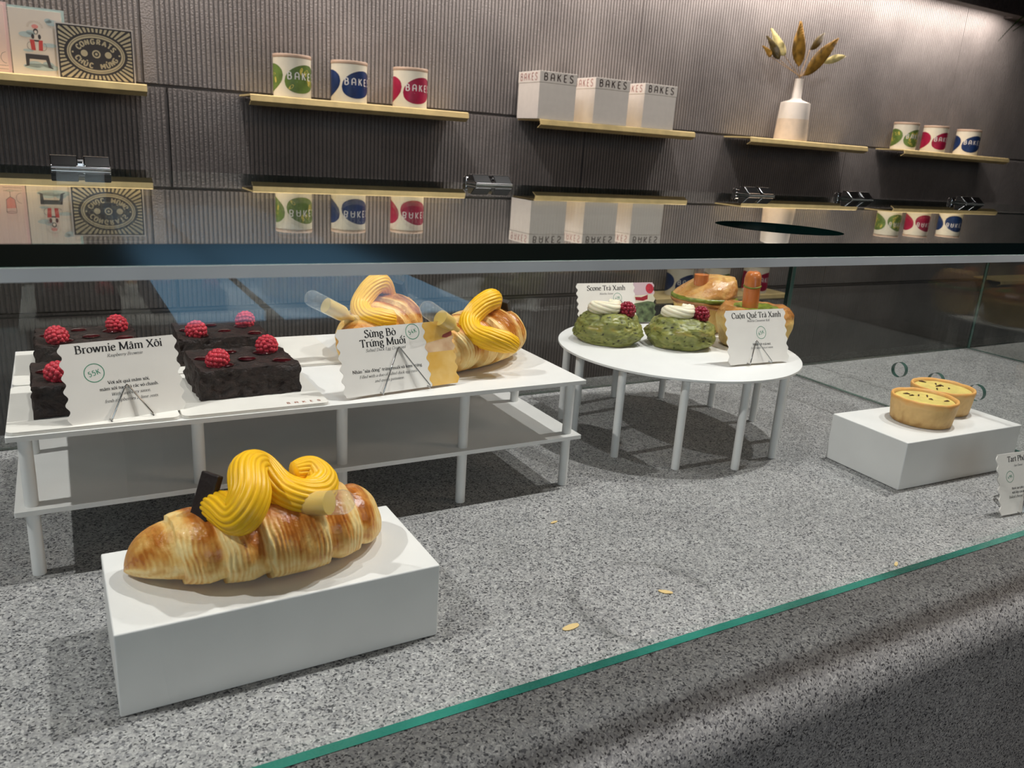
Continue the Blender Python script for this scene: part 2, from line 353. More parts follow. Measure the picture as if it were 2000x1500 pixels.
# ------------------------------------------------------------------ lettering: strokes drawn with a broad nib
# glyph = advance, [(kind, points)], kind l straight / s smooth / d dot / h serif slab (x, y, half width)
G = {
'a': (44, [('s', [(9, 35), (14, 42), (22, 44), (29, 40), (31, 30), (31, 9), (34, 2), (41, 3)]), ('s', [(31, 26), (20, 23), (10, 17), (7, 9), (12, 1), (21, 1), (31, 10)])]),
'b': (50, [('l', [(11, 70), (11, 2)]), ('s', [(11, 34), (19, 42), (29, 44), (39, 38), (43, 23), (38, 6), (27, 0), (17, 1), (11, 7)]), ('h', [(7, 70, 5)])]),
'c': (41, [('s', [(36, 34), (30, 42), (22, 44), (12, 39), (6, 23), (10, 8), (20, 0), (30, 2), (37, 9)])]),
'd': (52, [('l', [(40, 70), (40, 1)]), ('s', [(40, 36), (33, 43), (23, 44), (12, 38), (6, 22), (11, 6), (21, 0), (32, 3), (40, 11)]), ('h', [(36, 70, 5)]), ('h', [(43, 1, 4)])]),
'e': (42, [('l', [(8, 26), (35, 26)]), ('s', [(35, 26), (33, 37), (26, 43), (20, 44), (11, 38), (6, 22), (11, 6), (21, 0), (30, 2), (37, 10)])]),
'f': (29, [('s', [(31, 66), (25, 70), (18, 67), (14, 58), (14, 44)]), ('l', [(14, 46), (14, 0)]), ('l', [(4, 44), (26, 44)]), ('h', [(14, 0, 8)])]),
'g': (44, [('s', [(20, 44), (30, 40), (33, 31), (29, 21), (20, 17), (11, 21), (7, 31), (11, 40), (20, 44)]), ('s', [(13, 19), (8, 11), (14, 6), (29, 4), (37, -4), (34, -14), (21, -20), (9, -16), (6, -8), (14, 3)]), ('l', [(31, 40), (41, 42)])]),
'h': (52, [('l', [(11, 70), (11, 0)]), ('s', [(11, 34), (19, 42), (28, 44), (36, 40), (39, 30), (39, 0)]), ('h', [(11, 0, 8)]), ('h', [(39, 0, 8)]), ('h', [(7, 70, 5)])]),
'i': (24, [('l', [(12, 44), (12, 0)]), ('d', [(12, 62)]), ('h', [(12, 0, 8)]), ('h', [(8, 44, 5)])]),
'k': (48, [('l', [(11, 70), (11, 0)]), ('l', [(36, 44), (13, 20)]), ('l', [(19, 26), (41, 0)]), ('h', [(11, 0, 8)]), ('h', [(41, 0, 7)]), ('h', [(36, 44, 7)]), ('h', [(7, 70, 5)])]),
'l': (24, [('l', [(12, 70), (12, 0)]), ('h', [(12, 0, 8)]), ('h', [(8, 70, 5)])]),
'm': (78, [('l', [(11, 44), (11, 0)]), ('s', [(11, 34), (19, 42), (28, 44), (35, 40), (38, 30), (38, 0)]), ('s', [(38, 34), (46, 42), (55, 44), (62, 40), (65, 30), (65, 0)]), ('h', [(11, 0, 8)]), ('h', [(38, 0, 8)]), ('h', [(65, 0, 8)]), ('h', [(7, 44, 5)])]),
'n': (52, [('l', [(11, 44), (11, 0)]), ('s', [(11, 34), (19, 42), (28, 44), (36, 40), (39, 30), (39, 0)]), ('h', [(11, 0, 8)]), ('h', [(39, 0, 8)]), ('h', [(7, 44, 5)])]),
'o': (48, [('s', [(24, 44), (36, 39), (42, 22), (36, 5), (24, 0), (12, 5), (6, 22), (12, 39), (24, 44)])]),
'p': (50, [('l', [(11, 44), (11, -21)]), ('s', [(11, 34), (19, 42), (29, 44), (39, 38), (43, 23), (38, 6), (27, 0), (17, 1), (11, 7)]), ('h', [(11, -21, 8)]), ('h', [(7, 44, 5)])]),
'q': (50, [('l', [(40, 44), (40, -21)]), ('s', [(40, 36), (33, 43), (23, 44), (12, 38), (6, 22), (11, 6), (21, 0), (32, 3), (40, 11)]), ('h', [(40, -21, 8)])]),
'r': (36, [('l', [(11, 44), (11, 0)]), ('s', [(11, 32), (18, 41), (26, 44), (33, 41)]), ('h', [(12, 0, 9)]), ('h', [(7, 44, 5)])]),
's': (35, [('s', [(29, 36), (23, 43), (15, 43), (9, 36), (12, 28), (22, 22), (29, 14), (27, 4), (17, 0), (8, 3), (6, 10)])]),
't': (31, [('s', [(14, 56), (14, 40), (14, 12), (18, 2), (28, 4)]), ('l', [(5, 44), (27, 44)])]),
'u': (52, [('s', [(11, 44), (11, 14), (14, 4), (22, 0), (31, 3), (40, 12)]), ('l', [(40, 44), (40, 0)]), ('h', [(7, 44, 5)]), ('h', [(36, 44, 5)]), ('h', [(44, 0, 5)])]),
'v': (46, [('l', [(6, 44), (23, 0)]), ('l', [(40, 44), (23, 0)]), ('h', [(7, 44, 8)]), ('h', [(39, 44, 7)])]),
'w': (68, [('l', [(6, 44), (20, 0)]), ('l', [(34, 44), (20, 0)]), ('l', [(34, 44), (48, 0)]), ('l', [(62, 44), (48, 0)]), ('h', [(7, 44, 8)]), ('h', [(34, 44, 7)]), ('h', [(62, 44, 7)])]),
'x': (46, [('l', [(7, 44), (39, 0)]), ('l', [(39, 44), (7, 0)]), ('h', [(8, 44, 7)]), ('h', [(38, 44, 7)]), ('h', [(8, 0, 7)]), ('h', [(38, 0, 7)])]),
'y': (46, [('l', [(6, 44), (24, 2)]), ('l', [(40, 44), (18, -14)]), ('l', [(18, -14), (10, -20)]), ('h', [(7, 44, 8)]), ('h', [(39, 44, 7)])]),
'z': (42, [('l', [(7, 43), (35, 43)]), ('l', [(35, 43), (7, 1)]), ('l', [(7, 1), (36, 1)])]),
'B': (58, [('l', [(13, 66), (13, 0)]), ('s', [(13, 66), (32, 66), (42, 58), (41, 42), (30, 36), (13, 36)]), ('s', [(13, 36), (36, 35), (48, 26), (47, 9), (34, 0), (13, 0)]), ('h', [(9, 66, 8)]), ('h', [(9, 0, 8)])]),
'C': (62, [('s', [(54, 54), (45, 64), (33, 67), (16, 58), (8, 33), (16, 8), (33, -1), (46, 3), (56, 13)]), ('l', [(54, 65), (54, 50)])]),
'D': (70, [('l', [(13, 66), (13, 0)]), ('s', [(13, 66), (36, 66), (54, 56), (61, 34), (54, 9), (36, 0), (13, 0)]), ('h', [(9, 66, 8)]), ('h', [(9, 0, 8)])]),
'E': (54, [('l', [(13, 66), (13, 0)]), ('l', [(13, 66), (44, 66)]), ('l', [(13, 34), (38, 34)]), ('l', [(13, 0), (47, 0)]), ('h', [(9, 66, 8)]), ('h', [(9, 0, 8)])]),
'F': (50, [('l', [(13, 66), (13, 0)]), ('l', [(13, 66), (43, 66)]), ('l', [(13, 34), (37, 34)]), ('h', [(9, 66, 8)]), ('h', [(12, 0, 9)])]),
'M': (84, [('l', [(14, 66), (12, 0)]), ('l', [(14, 66), (42, 4)]), ('l', [(70, 66), (42, 4)]), ('l', [(70, 66), (72, 0)]), ('h', [(10, 66, 8)]), ('h', [(74, 66, 8)]), ('h', [(12, 0, 9)]), ('h', [(72, 0, 9)])]),
'N': (72, [('l', [(13, 66), (13, 0)]), ('l', [(13, 66), (58, 0)]), ('l', [(58, 66), (58, 0)]), ('h', [(9, 66, 8)]), ('h', [(13, 0, 9)]), ('h', [(58, 66, 9)])]),
'P': (53, [('l', [(13, 66), (13, 0)]), ('s', [(13, 66), (34, 66), (45, 57), (45, 40), (34, 31), (13, 31)]), ('h', [(9, 66, 8)]), ('h', [(13, 0, 10)])]),
'Q': (70, [('s', [(35, 67), (53, 59), (62, 33), (53, 7), (35, -1), (17, 7), (8, 33), (17, 59), (35, 67)]), ('s', [(34, 0), (46, -10), (60, -18), (74, -17)])]),
'R': (60, [('l', [(13, 66), (13, 0)]), ('s', [(13, 66), (33, 66), (43, 58), (43, 43), (33, 35), (13, 34)]), ('l', [(28, 34), (54, 0)]), ('h', [(9, 66, 8)]), ('h', [(13, 0, 9)]), ('h', [(54, 0, 6)])]),
'S': (48, [('s', [(38, 56), (31, 66), (20, 66), (10, 57), (13, 43), (26, 34), (39, 24), (40, 8), (27, -1), (14, 1), (8, 11)]), ('l', [(38, 66), (38, 53)]), ('l', [(8, 14), (8, 0)])]),
'T': (60, [('l', [(30, 66), (30, 0)]), ('l', [(5, 66), (55, 66)]), ('l', [(5, 66), (5, 56)]), ('l', [(55, 66), (55, 56)]), ('h', [(30, 0, 10)])]),
'V': (64, [('l', [(8, 66), (32, 0)]), ('l', [(56, 66), (32, 0)]), ('h', [(9, 66, 9)]), ('h', [(55, 66, 8)])]),
'W': (92, [('l', [(8, 66), (28, 0)]), ('l', [(46, 66), (28, 0)]), ('l', [(46, 66), (66, 0)]), ('l', [(84, 66), (66, 0)]), ('h', [(9, 66, 9)]), ('h', [(46, 66, 8)]), ('h', [(84, 66, 8)])]),
'X': (66, [('l', [(10, 66), (56, 0)]), ('l', [(55, 66), (10, 0)]), ('h', [(11, 66, 9)]), ('h', [(54, 66, 8)]), ('h', [(11, 0, 8)]), ('h', [(55, 0, 9)])]),
'&': (60, [('s', [(50, 30), (38, 8), (22, -1), (9, 8), (12, 24), (28, 38), (34, 52), (26, 64), (17, 56), (22, 40), (38, 14), (54, 0)])]),
',': (22, [('d', [(11, 4)]), ('l', [(13, 4), (8, -10)])]),
'.': (22, [('d', [(11, 4)])]),
'"': (34, [('l', [(11, 68), (10, 54)]), ('l', [(23, 68), (22, 54)])]),
}
# plain capitals and figures of even thickness (logo, stamped card, handwritten prices)
S_ = {
'B': (50, [('l', [(8, 66), (8, 0)]), ('s', [(8, 66), (28, 66), (37, 57), (36, 42), (28, 36), (8, 36)]), ('s', [(8, 36), (30, 36), (41, 27), (40, 8), (29, 0), (8, 0)])]),
'A': (52, [('s', [(7, 0), (7, 40), (12, 58), (26, 66), (40, 58), (45, 40), (45, 0)]), ('l', [(7, 26), (45, 26)])]),
'a': (56, [('l', [(4, 0), (28, 66)]), ('l', [(52, 0), (28, 66)]), ('l', [(13, 20), (43, 20)])]),
'K': (50, [('l', [(8, 66), (8, 0)]), ('l', [(42, 66), (10, 32)]), ('l', [(18, 40), (44, 0)])]),
'E': (44, [('l', [(8, 66), (8, 0)]), ('l', [(8, 66), (38, 66)]), ('l', [(8, 34), (33, 34)]), ('l', [(8, 0), (38, 0)])]),
'S': (48, [('s', [(40, 56), (32, 66), (18, 66), (9, 56), (12, 42), (25, 34), (38, 26), (41, 10), (31, 0), (16, 0), (7, 10)])]),
'C': (52, [('s', [(46, 54), (36, 65), (24, 66), (12, 56), (7, 33), (12, 10), (24, 0), (36, 1), (46, 12)])]),
'O': (58, [('s', [(29, 66), (45, 58), (52, 33), (45, 8), (29, 0), (13, 8), (6, 33), (13, 58), (29, 66)])]),
'N': (56, [('l', [(8, 0), (8, 66)]), ('l', [(8, 66), (48, 0)]), ('l', [(48, 0), (48, 66)])]),
'G': (56, [('s', [(48, 54), (38, 65), (26, 66), (12, 56), (7, 33), (12, 10), (26, 0), (40, 3), (48, 14), (48, 30)]), ('l', [(30, 30), (49, 30)])]),
'R': (52, [('l', [(8, 0), (8, 66)]), ('s', [(8, 66), (30, 66), (40, 57), (39, 42), (30, 34), (8, 34)]), ('l', [(24, 34), (45, 0)])]),
'T': (48, [('l', [(24, 66), (24, 0)]), ('l', [(3, 66), (45, 66)])]),
'H': (54, [('l', [(8, 66), (8, 0)]), ('l', [(46, 66), (46, 0)]), ('l', [(8, 33), (46, 33)])]),
'U': (54, [('s', [(8, 66), (8, 22), (13, 6), (27, 0), (41, 6), (46, 22), (46, 66)])]),
'M': (64, [('l', [(8, 0), (8, 66)]), ('l', [(8, 66), (32, 22)]), ('l', [(56, 66), (32, 22)]), ('l', [(56, 66), (56, 0)])]),
'5': (42, [('l', [(34, 66), (11, 66)]), ('l', [(11, 66), (9, 38)]), ('s', [(9, 38), (20, 42), (33, 36), (36, 20), (28, 3), (15, 0), (5, 8)])]),
'4': (44, [('l', [(26, 66), (6, 22)]), ('l', [(6, 22), (39, 22)]), ('l', [(29, 40), (29, 0)])]),
'2': (42, [('s', [(7, 52), (14, 64), (26, 65), (34, 54), (28, 36), (8, 2)]), ('l', [(8, 1), (37, 1)])]),
'6': (42, [('s', [(30, 66), (16, 50), (8, 28), (10, 8), (21, 0), (34, 8), (34, 24), (22, 32), (10, 24)])]),
'9': (42, [('s', [(34, 52), (26, 65), (14, 63), (8, 50), (14, 36), (26, 36), (34, 50), (33, 26), (24, 2)])]),
}
MARKS = {'\u0300': 'g', '\u0301': 'ac', '\u0302': 'c', '\u0303': 't', '\u0306': 'b', '\u0309': 'hk', '\u031b': 'horn', '\u0323': 'dot'}

def stroke(mb, pts, wfun, mi, sc, xf, smooth):
    P = [Vector((p[0], p[1], 0)) for p in pts]
    if smooth: P = smooth_path(P, 5)
    n = len(P); V = []
    for i in range(n):
        a = P[max(0, i - 1)]; b = P[min(n - 1, i + 1)]; d = b - a
        if d.length < 1e-6: d = Vector((1, 0, 0))
        d.normalize(); w = wfun(d) / 2; nn = Vector((-d.y, d.x, 0))
        V += [P[i] + nn * w, P[i] - nn * w]
    mb.add([xf(p.x * sc, p.y * sc) for p in V], [(2 * i + 1, 2 * i + 3, 2 * i + 2, 2 * i) for i in range(n - 1)], mi)
def disc(mb, c, r, mi, sc, xf, n=10):
    mb.add([xf((c[0] + r * math.cos(2 * PI * k / n)) * sc, (c[1] + r * math.sin(2 * PI * k / n)) * sc) for k in range(n)], [tuple(range(n))], mi)
def text_width(s, size, sans, track):
    T = S_ if sans else G; w = 0
    for ch in unicodedata.normalize('NFD', s.replace('đ', 'd').replace('Đ', 'D')):
        if ch in MARKS: continue
        w += (T[ch][0] if ch in T else 24) + track
    return (w - track) * size / 66
def text(mb, s, size, x, y, xf, bold=False, italic=0.0, align='c', sans=False, track=0, mi=0, weight=None):
    """size = cap height; xf maps flat x, y to a point on the surface"""
    T = S_ if sans else G; sc = size / 66.0
    thick, thin = (weight or 9, weight or 9) if sans else ((12, 4.2) if bold else (8.5, 3.2))
    ang = math.radians(15); nib = Vector((math.cos(ang), math.sin(ang), 0))
    def wf(d): return math.sqrt((thick * abs(d.x * nib.y - d.y * nib.x)) ** 2 + thin ** 2)
    w = text_width(s, size, sans, track)
    cx = (x - (w / 2 if align == 'c' else 0)) / sc; y0 = y / sc
    bar = []
    src = ''
    for ch in s:
        if ch in 'đĐ': bar.append(len(src)); ch = 'd'
        src += ch
    idx = -1; base = None
    def X(px, py): return xf(px + italic * (py - y), py)
    for ch in unicodedata.normalize('NFC', src):
        idx += 1
        for c in unicodedata.normalize('NFD', ch):
            if c in MARKS and base:
                bx, bw, up = base; k = MARKS[c]; hx = bx + bw / 2; top = y0 + (74 if up else 52)
                if unicodedata.normalize('NFD', ch).count('\u0302') and k != 'c' and k != 'dot': top += 12; hx += 6
                if k == 'c': pl = [('l', [(hx - 10, top), (hx, top + 11)]), ('l', [(hx, top + 11), (hx + 10, top)])]
                elif k == 'ac': pl = [('l', [(hx - 3, top), (hx + 8, top + 14)])]
                elif k == 'g': pl = [('l', [(hx + 4, top), (hx - 7, top + 14)])]
                elif k == 't': pl = [('s', [(hx - 11, top + 3), (hx - 5, top + 8), (hx + 5, top + 3), (hx + 11, top + 8)])]
                elif k == 'b': pl = [('s', [(hx - 9, top + 10), (hx, top + 1), (hx + 9, top + 10)])]
                elif k == 'hk': pl = [('s', [(hx - 4, top + 12), (hx + 3, top + 14), (hx + 5, top + 8), (hx, top + 3), (hx, top - 1)])]
                elif k == 'horn': pl = [('s', [(bx + bw - 9, y0 + (58 if up else 40)), (bx + bw - 1, y0 + (64 if up else 45)), (bx + bw - 1, y0 + (72 if up else 53))])]
                else: pl = [('d', [(hx, y0 - 12)])]
                for kk, pp in pl:
                    if kk == 'd': disc(mb, pp[0], 5, mi, sc, X)
                    else: stroke(mb, pp, (lambda d: max(thin * 1.5, thick * 0.55)), mi, sc, X, kk == 's')
                continue
            if c not in T: cx += 24 + track; base = None; continue
            adv, st = T[c]
            for kk, pp in st:
                if kk == 'h':
                    hx, hy, hw = pp[0]; t = thin * 1.15
                    mb.add([X((cx + hx + a) * sc, (y0 + hy + b) * sc) for a, b in ((-hw, -t / 2), (hw, -t / 2), (hw, t / 2), (-hw, t / 2))], [(0, 1, 2, 3)], mi)
                elif kk == 'd':
                    if c == 'i' and len(unicodedata.normalize('NFD', ch)) > 1: continue
                    disc(mb, (cx + pp[0][0], y0 + pp[0][1]), thick * 0.55, mi, sc, X)
                else: stroke(mb, [(cx + a, y0 + b) for a, b in pp], wf, mi, sc, X, kk == 's')
            if idx in bar: stroke(mb, [(cx + 24, y0 + 58), (cx + 48, y0 + 58)], wf, mi, sc, X, False)
            base = (cx, adv, c.isupper()); cx += adv + track
def ring(mb, cx, cy, r, w, xf, mi=0, n=40):
    V = []
    for k in range(n):
        a = 2 * PI * k / n; V += [xf(cx + (r - w / 2) * math.cos(a), cy + (r - w / 2) * math.sin(a)), xf(cx + (r + w / 2) * math.cos(a), cy + (r + w / 2) * math.sin(a))]
    mb.add(V, [(2 * k, 2 * k + 1, (2 * k + 3) % (2 * n), (2 * k + 2) % (2 * n)) for k in range(n)], mi)
def line(mb, pts, w, xf, mi=0, smooth=False): stroke(mb, pts, lambda d: w, mi, 1.0, xf, smooth)
def fill(mb, pts, xf, mi=0): mb.add([xf(*p) for p in pts], [tuple(range(len(pts)))], mi)
def ell(cx, cy, rx, ry, n=32, rot=0): return [(cx + rx * math.cos(2 * PI * k / n) * math.cos(rot) - ry * math.sin(2 * PI * k / n) * math.sin(rot), cy + rx * math.cos(2 * PI * k / n) * math.sin(rot) + ry * math.sin(2 * PI * k / n) * math.cos(rot)) for k in range(n)]
# ------------------------------------------------------------------ the place: floor, back wall, soffit, counter, glass case
def slab(name, a, b, mat):
    mb = MB(); mb.box(a, b); return struct(mk(name, mb, mat))
slab('floor', (-3.0, -4.5, -1.05), (7.0, 2.9, -1.0), 'floor')
slab('ceiling', (-3.0, -4.5, 2.2), (7.0, 2.9, 2.25), 'soffit')

slab('wall_front', (-3.0, -4.6, -1.0), (7.0, -4.5, 2.2), 'plaster')

def ribbed_panel(mb, x0, x1, z0, z1, yf, plain=()):
    P = 0.016; xs = []
    n = int(round((x1 - x0) / P)); p = (x1 - x0) / n
    for i in range(n):
        a = x0 + i * p
        flat = any(q0 <= a <= q1 for q0, q1 in plain)
        g = 0.0 if flat else 0.0065
        xs += [(a, yf), (a + 0.56 * p, yf), (a + 0.66 * p, yf + g), (a + 0.90 * p, yf + g)]
    xs.append((x1, yf)); V = []; F = []
    for x, y in xs: V += [(x, y, z0), (x, y, z1)]
    N = len(xs)
    for i in range(N - 1): F.append((2 * i, 2 * i + 2, 2 * i + 3, 2 * i + 1))
    V += [(x0, yf + 0.02, z1), (x1, yf + 0.02, z1), (x0, yf + 0.02, z0), (x1, yf + 0.02, z0)]; k = 2 * N
    F.append(tuple([2 * i + 1 for i in range(N)] + [k + 1, k])); F.append(tuple([2 * i for i in range(N)][::-1] + [k + 2, k + 3]))
    F.append((0, 1, k, k + 2)); F.append((2 * N - 2, k + 3, k + 1, 2 * N - 1))
    mb.add(V, F)
wb = MB(); wb.box((-3, 2.725, -1.0), (7, 2.9, 2.2))
for a, b in zip((-3, 0.305, 2.40, 4.75), (0.302, 2.397, 4.746, 7)): ribbed_panel(wb, a, b, 0.490, 2.2, 2.700, plain=((0.300, 0.322),))
for a, b in zip((-3, 0.378, 2.136, 3.90), (0.370, 2.130, 3.895, 7)): ribbed_panel(wb, a, b, -0.296, 0.478, 2.690)
for a, b in zip((-3, 0.378, 2.136, 3.90), (0.370, 2.130, 3.895, 7)): ribbed_panel(wb, a, b, -1.0, -0.318, 2.690)
wb.box((-3, 2.700, -0.311), (7, 2.725, -0.303))
struct(mk('wall_back', wb, 'wall'))
sf = MB(); sf.box((-3, 2.50, 1.26), (7, 2.56, 2.2)); sf.box((5.10, 2.56, 1.285), (7, 2.6999, 2.2))
for i in range(620): sf.box((-3 + i * 0.016, 2.495, 1.26), (-3 + i * 0.016 + 0.010, 2.50, 2.2))
struct(mk('trim_1', sf, 'soffit'))

# added stand-in for a lit counter opposite: glowing panels mirrored in the front glass
wf = MB(); wf.box((0.14, -2.60, -1.0), (0.90, -1.30, -0.02))
wf = struct(mk('reflection_block_1', wf, 'soffit'))
for x0, x1 in ((0.19, 0.36), (0.40, 0.84)):
    wd = MB(); wd.box((x0, -2.56, -0.0198), (x1, -1.36, 0.0)); mk('pane', wd, 'reflection_glow', wf)

# granite counter with a rounded nose
prof = [(0.569, 0.0), (-0.0855, 0.0), (-0.108, 0.0)] + [(-0.108 - 0.052 * math.sin(t), -0.052 + 0.052 * math.cos(t)) for t in [PI / 2 * i / 14 for i in range(1, 15)]] + [(-0.160, -1.0), (0.569, -1.0)]
ct = MB(); n = len(prof)
ct.add([(-1.3, y, z) for y, z in prof] + [(3.3, y, z) for y, z in prof], [(i, n + i, n + (i + 1) % n, (i + 1) % n) for i in range(n)] + [tuple(range(n)), tuple(range(n, 2 * n))[::-1]])
ct.m = [0 if (i in (0, n - 1) or i >= n) else 1 for i in range(n + 2)]
tag(mk('counter', ct, ['granite', 'granite_rough'], smooth=True, autosmooth=30), 'long speckled grey granite counter with a rounded front edge', 'counter')

def plate(mb, rect, holes, t0, t1, xf3, mf=0, me=1):
    u0, v0, u1, v1 = rect; hs = sorted(holes)
    cuts = [u0] + [(hs[i][0] + hs[i + 1][0]) / 2 for i in range(len(hs) - 1)] + [u1]
    def quad(a, b, c, d):
        for t, fl in ((t0, True), (t1, False)):
            q = [xf3(a, b, t), xf3(c, b, t), xf3(c, d, t), xf3(a, d, t)]; mb.add(q, [(0, 3, 2, 1) if fl else (0, 1, 2, 3)], mf)
    if not hs: quad(u0, v0, u1, v1)
    for i, (hu, hv, hr) in enumerate(hs):
        a, c = cuts[i], cuts[i + 1]; s = hr * 1.6
        quad(a, v0, hu - s, v1); quad(hu + s, v0, c, v1); quad(hu - s, v0, hu + s, hv - s); quad(hu - s, hv + s, hu + s, v1)
        N = 48
        for t, fl in ((t0, True), (t1, False)):
            V = []
            for k in range(N):
                an = 2 * PI * k / N + PI / N * 0; cx, cy = math.cos(an), math.sin(an); m = max(abs(cx), abs(cy))
                V += [xf3(hu + hr * cx, hv + hr * cy, t), xf3(hu + s * cx / m, hv + s * cy / m, t)]
            mb.add(V, [((2 * k, 2 * k + 1, (2 * k + 3) % (2 * N), (2 * k + 2) % (2 * N)) if not fl else (2 * k, (2 * k + 2) % (2 * N), (2 * k + 3) % (2 * N), 2 * k + 1)) for k in range(N)], mf)
        V = []
        for k in range(N):
            an = 2 * PI * k / N; V += [xf3(hu + hr * math.cos(an), hv + hr * math.sin(an), t0), xf3(hu + hr * math.cos(an), hv + hr * math.sin(an), t1)]
        mb.add(V, [(2 * k, 2 * k + 1, (2 * k + 3) % (2 * N), (2 * k + 2) % (2 * N)) for k in range(N)], me)
    c = [(u0, v0), (u1, v0), (u1, v1), (u0, v1)]
    for i in range(4):
        (a, b), (d, e) = c[i], c[(i + 1) % 4]
        mb.add([xf3(a, b, t0), xf3(d, e, t0), xf3(d, e, t1), xf3(a, b, t1)], [(0, 1, 2, 3)], me)
case = thing('display_case', 'frameless glass display case standing on the granite counter', 'display case', (0, 0, 0))
HT = 0.3108; HB = 0.3008; YF = -0.085; YB = 0.516
XL = -1.2; XR = 2.7
p = MB(); plate(p, (XL, 0.0006, XR, HB - 0.0005), [], YF, YF + 0.008, lambda u, v, t: (u, t, v)); mk('front_pane', p, ['glass', 'glass_teal_edge'], case)
p = MB(); plate(p, (XL, 0.0006, 1.133, HB - 0.0005), [], YB, YB + 0.008, lambda u, v, t: (u, t, v)); mk('back_pane', p, ['glass', 'glass_deep_edge'], case)
p = MB(); plate(p, (1.1335, 0.0006, 1.735, HB - 0.0005), [], YB, YB + 0.008, lambda u, v, t: (u, t, v)); mk('back_pane', p, ['glass', 'glass_deep_edge'], case)
p = MB(); plate(p, (1.7355, 0.0006, XR, HB - 0.0005), [], YB, YB + 0.008, lambda u, v, t: (u, t, v)); mk('back_pane', p, ['glass', 'glass_deep_edge'], case)
p = MB(); plate(p, (XL, YF - 0.001, 1.3185, 0.532), [(0.53, 0.012, 0.053)], HB, HT, lambda u, v, t: (u, v, t)); o = mk('top_pane', p, ['glass', 'glass_dark_edge'], case); o['label'] = 'glass top pane with a round hole'
p = MB(); plate(p, (1.3215, YF - 0.001, XR, 0.532), [], HB, HT, lambda u, v, t: (u, v, t)); mk('top_pane', p, ['glass', 'glass_dark_edge'], case)
p = MB(); plate(p, (YF + 0.009, 0.0006, YB - 0.0005, HB - 0.0005), [(0.2765, 0.0635, 0.0118), (0.214, 0.0635, 0.0118), (0.1505, 0.0635, 0.0118)], 1.134, 1.142, lambda u, v, t: (t, u, v)); o = mk('partition_pane', p, ['glass', 'glass_pale_edge'], case); o['label'] = 'upright partition pane with three round holes'
p = MB(); plate(p, (YF + 0.009, 0.0006, YB - 0.0005, HB - 0.0005), [], 1.724, 1.732, lambda u, v, t: (t, u, v)); mk('partition_pane', p, ['glass', 'glass_pale_edge'], case)
p = MB(); p.box((XL, YF - 0.0022, HB - 0.0062), (XR, YF - 0.0004, HB - 0.0002)); mk('seal_strip', p, 'seal', case)
for hx, hw in ((0.020, 0.056), (0.506, 0.056), (1.000, 0.058), (1.248, 0.058), (1.585, 0.060)):
    p = MB()
    p.box((-hw / 2, -0.020, 0), (hw / 2, 0.012, 0.003)); p.tube([(-hw / 2, 0.016, 0.004), (hw / 2, 0.016, 0.004)], 0.0055, 14)
    for q0, q1 in ((-hw / 2, -hw * 0.05), (hw * 0.05, hw / 2)):
        p.add([(x, y, z) for x in (q0, q1) for y, z in ((-0.018, 0.003), (-0.006, 0.013), (0.004, 0.013), (0.006, 0.003))], [(0, 4, 5, 1), (1, 5, 6, 2), (2, 6, 7, 3), (0, 3, 7, 4), (0, 1, 2, 3), (4, 7, 6, 5)])
    p.box((-hw / 2 + 0.004, 0.0205, -0.030), (hw / 2 - 0.004, 0.0235, 0.004))
    h = mk('hinge', p, 'chrome', case, (hx, 0.505, HT + 0.0002), bevel=0.0012); h['label'] = 'chrome hinge'

# ------------------------------------------------------------------ display furniture inside the case
def riser(label, loc, rz):
    p = MB(); p.box((0, 0, 0), (0.22, 0.1107, 0.0603)); o = mk('display_riser', p, 'white', bevel=0.0012); o.location = loc; o.rotation_euler = (0, 0, rz)
    return tag(o, label, 'display riser', 'white block risers')
riser('white block riser under the single large croissant at front left', (0, 0, 0.0003), 0.0077)
riser('white block riser under the two small round tarts', (0.8385, 0.0490, 0.0003), -0.040)

st = thing('tiered_stand', 'long white two-tier stand carrying brownies and two croissants', 'stand', (-0.0567, 0.2005, 0), -0.0028)
SW, SD, Z1, Z2 = 0.536, 0.268, 0.0620, 0.1252
for z in (Z1, Z2):
    p = MB(); p.poly([(0, 0), (SW, 0), (SW, SD), (0, SD)], z - 0.0042, z); mk('shelf', p, 'white', st, bevel=0.0008)
for lx, ly in [(0.012 + k * (SW - 0.024) / 4, 0.012) for k in range(5)] + [(0.012, 0.132), (SW - 0.012, 0.132)] + [(0.012, SD - 0.012), (SW - 0.012, SD - 0.012)]:
    p = MB(); p.tube([(lx, ly, 0.0003), (lx, ly, Z2 - 0.004)], 0.0052, 16); mk('leg', p, 'white', st, smooth=True, autosmooth=40)

rt = thing('round_stand', 'round white display table on twelve thin legs', 'stand', (0.7108, 0.3199, 0))
p = MB(); p.lathe([(0.1600, 0.1140), (0.1612, 0.1148), (0.1612, 0.1172), (0.1602, 0.1180)], 96); mk('tabletop', p, 'white', rt, smooth=True, autosmooth=40)
for k in range(12):
    a = math.radians(-156 + 30 * k); p = MB(); x, y = 0.148 * math.cos(a), 0.148 * math.sin(a)
    p.tube([(x, y, 0.0003), (x, y, 0.1142)], 0.0050, 16); mk('leg', p, 'white', rt, smooth=True, autosmooth=40)

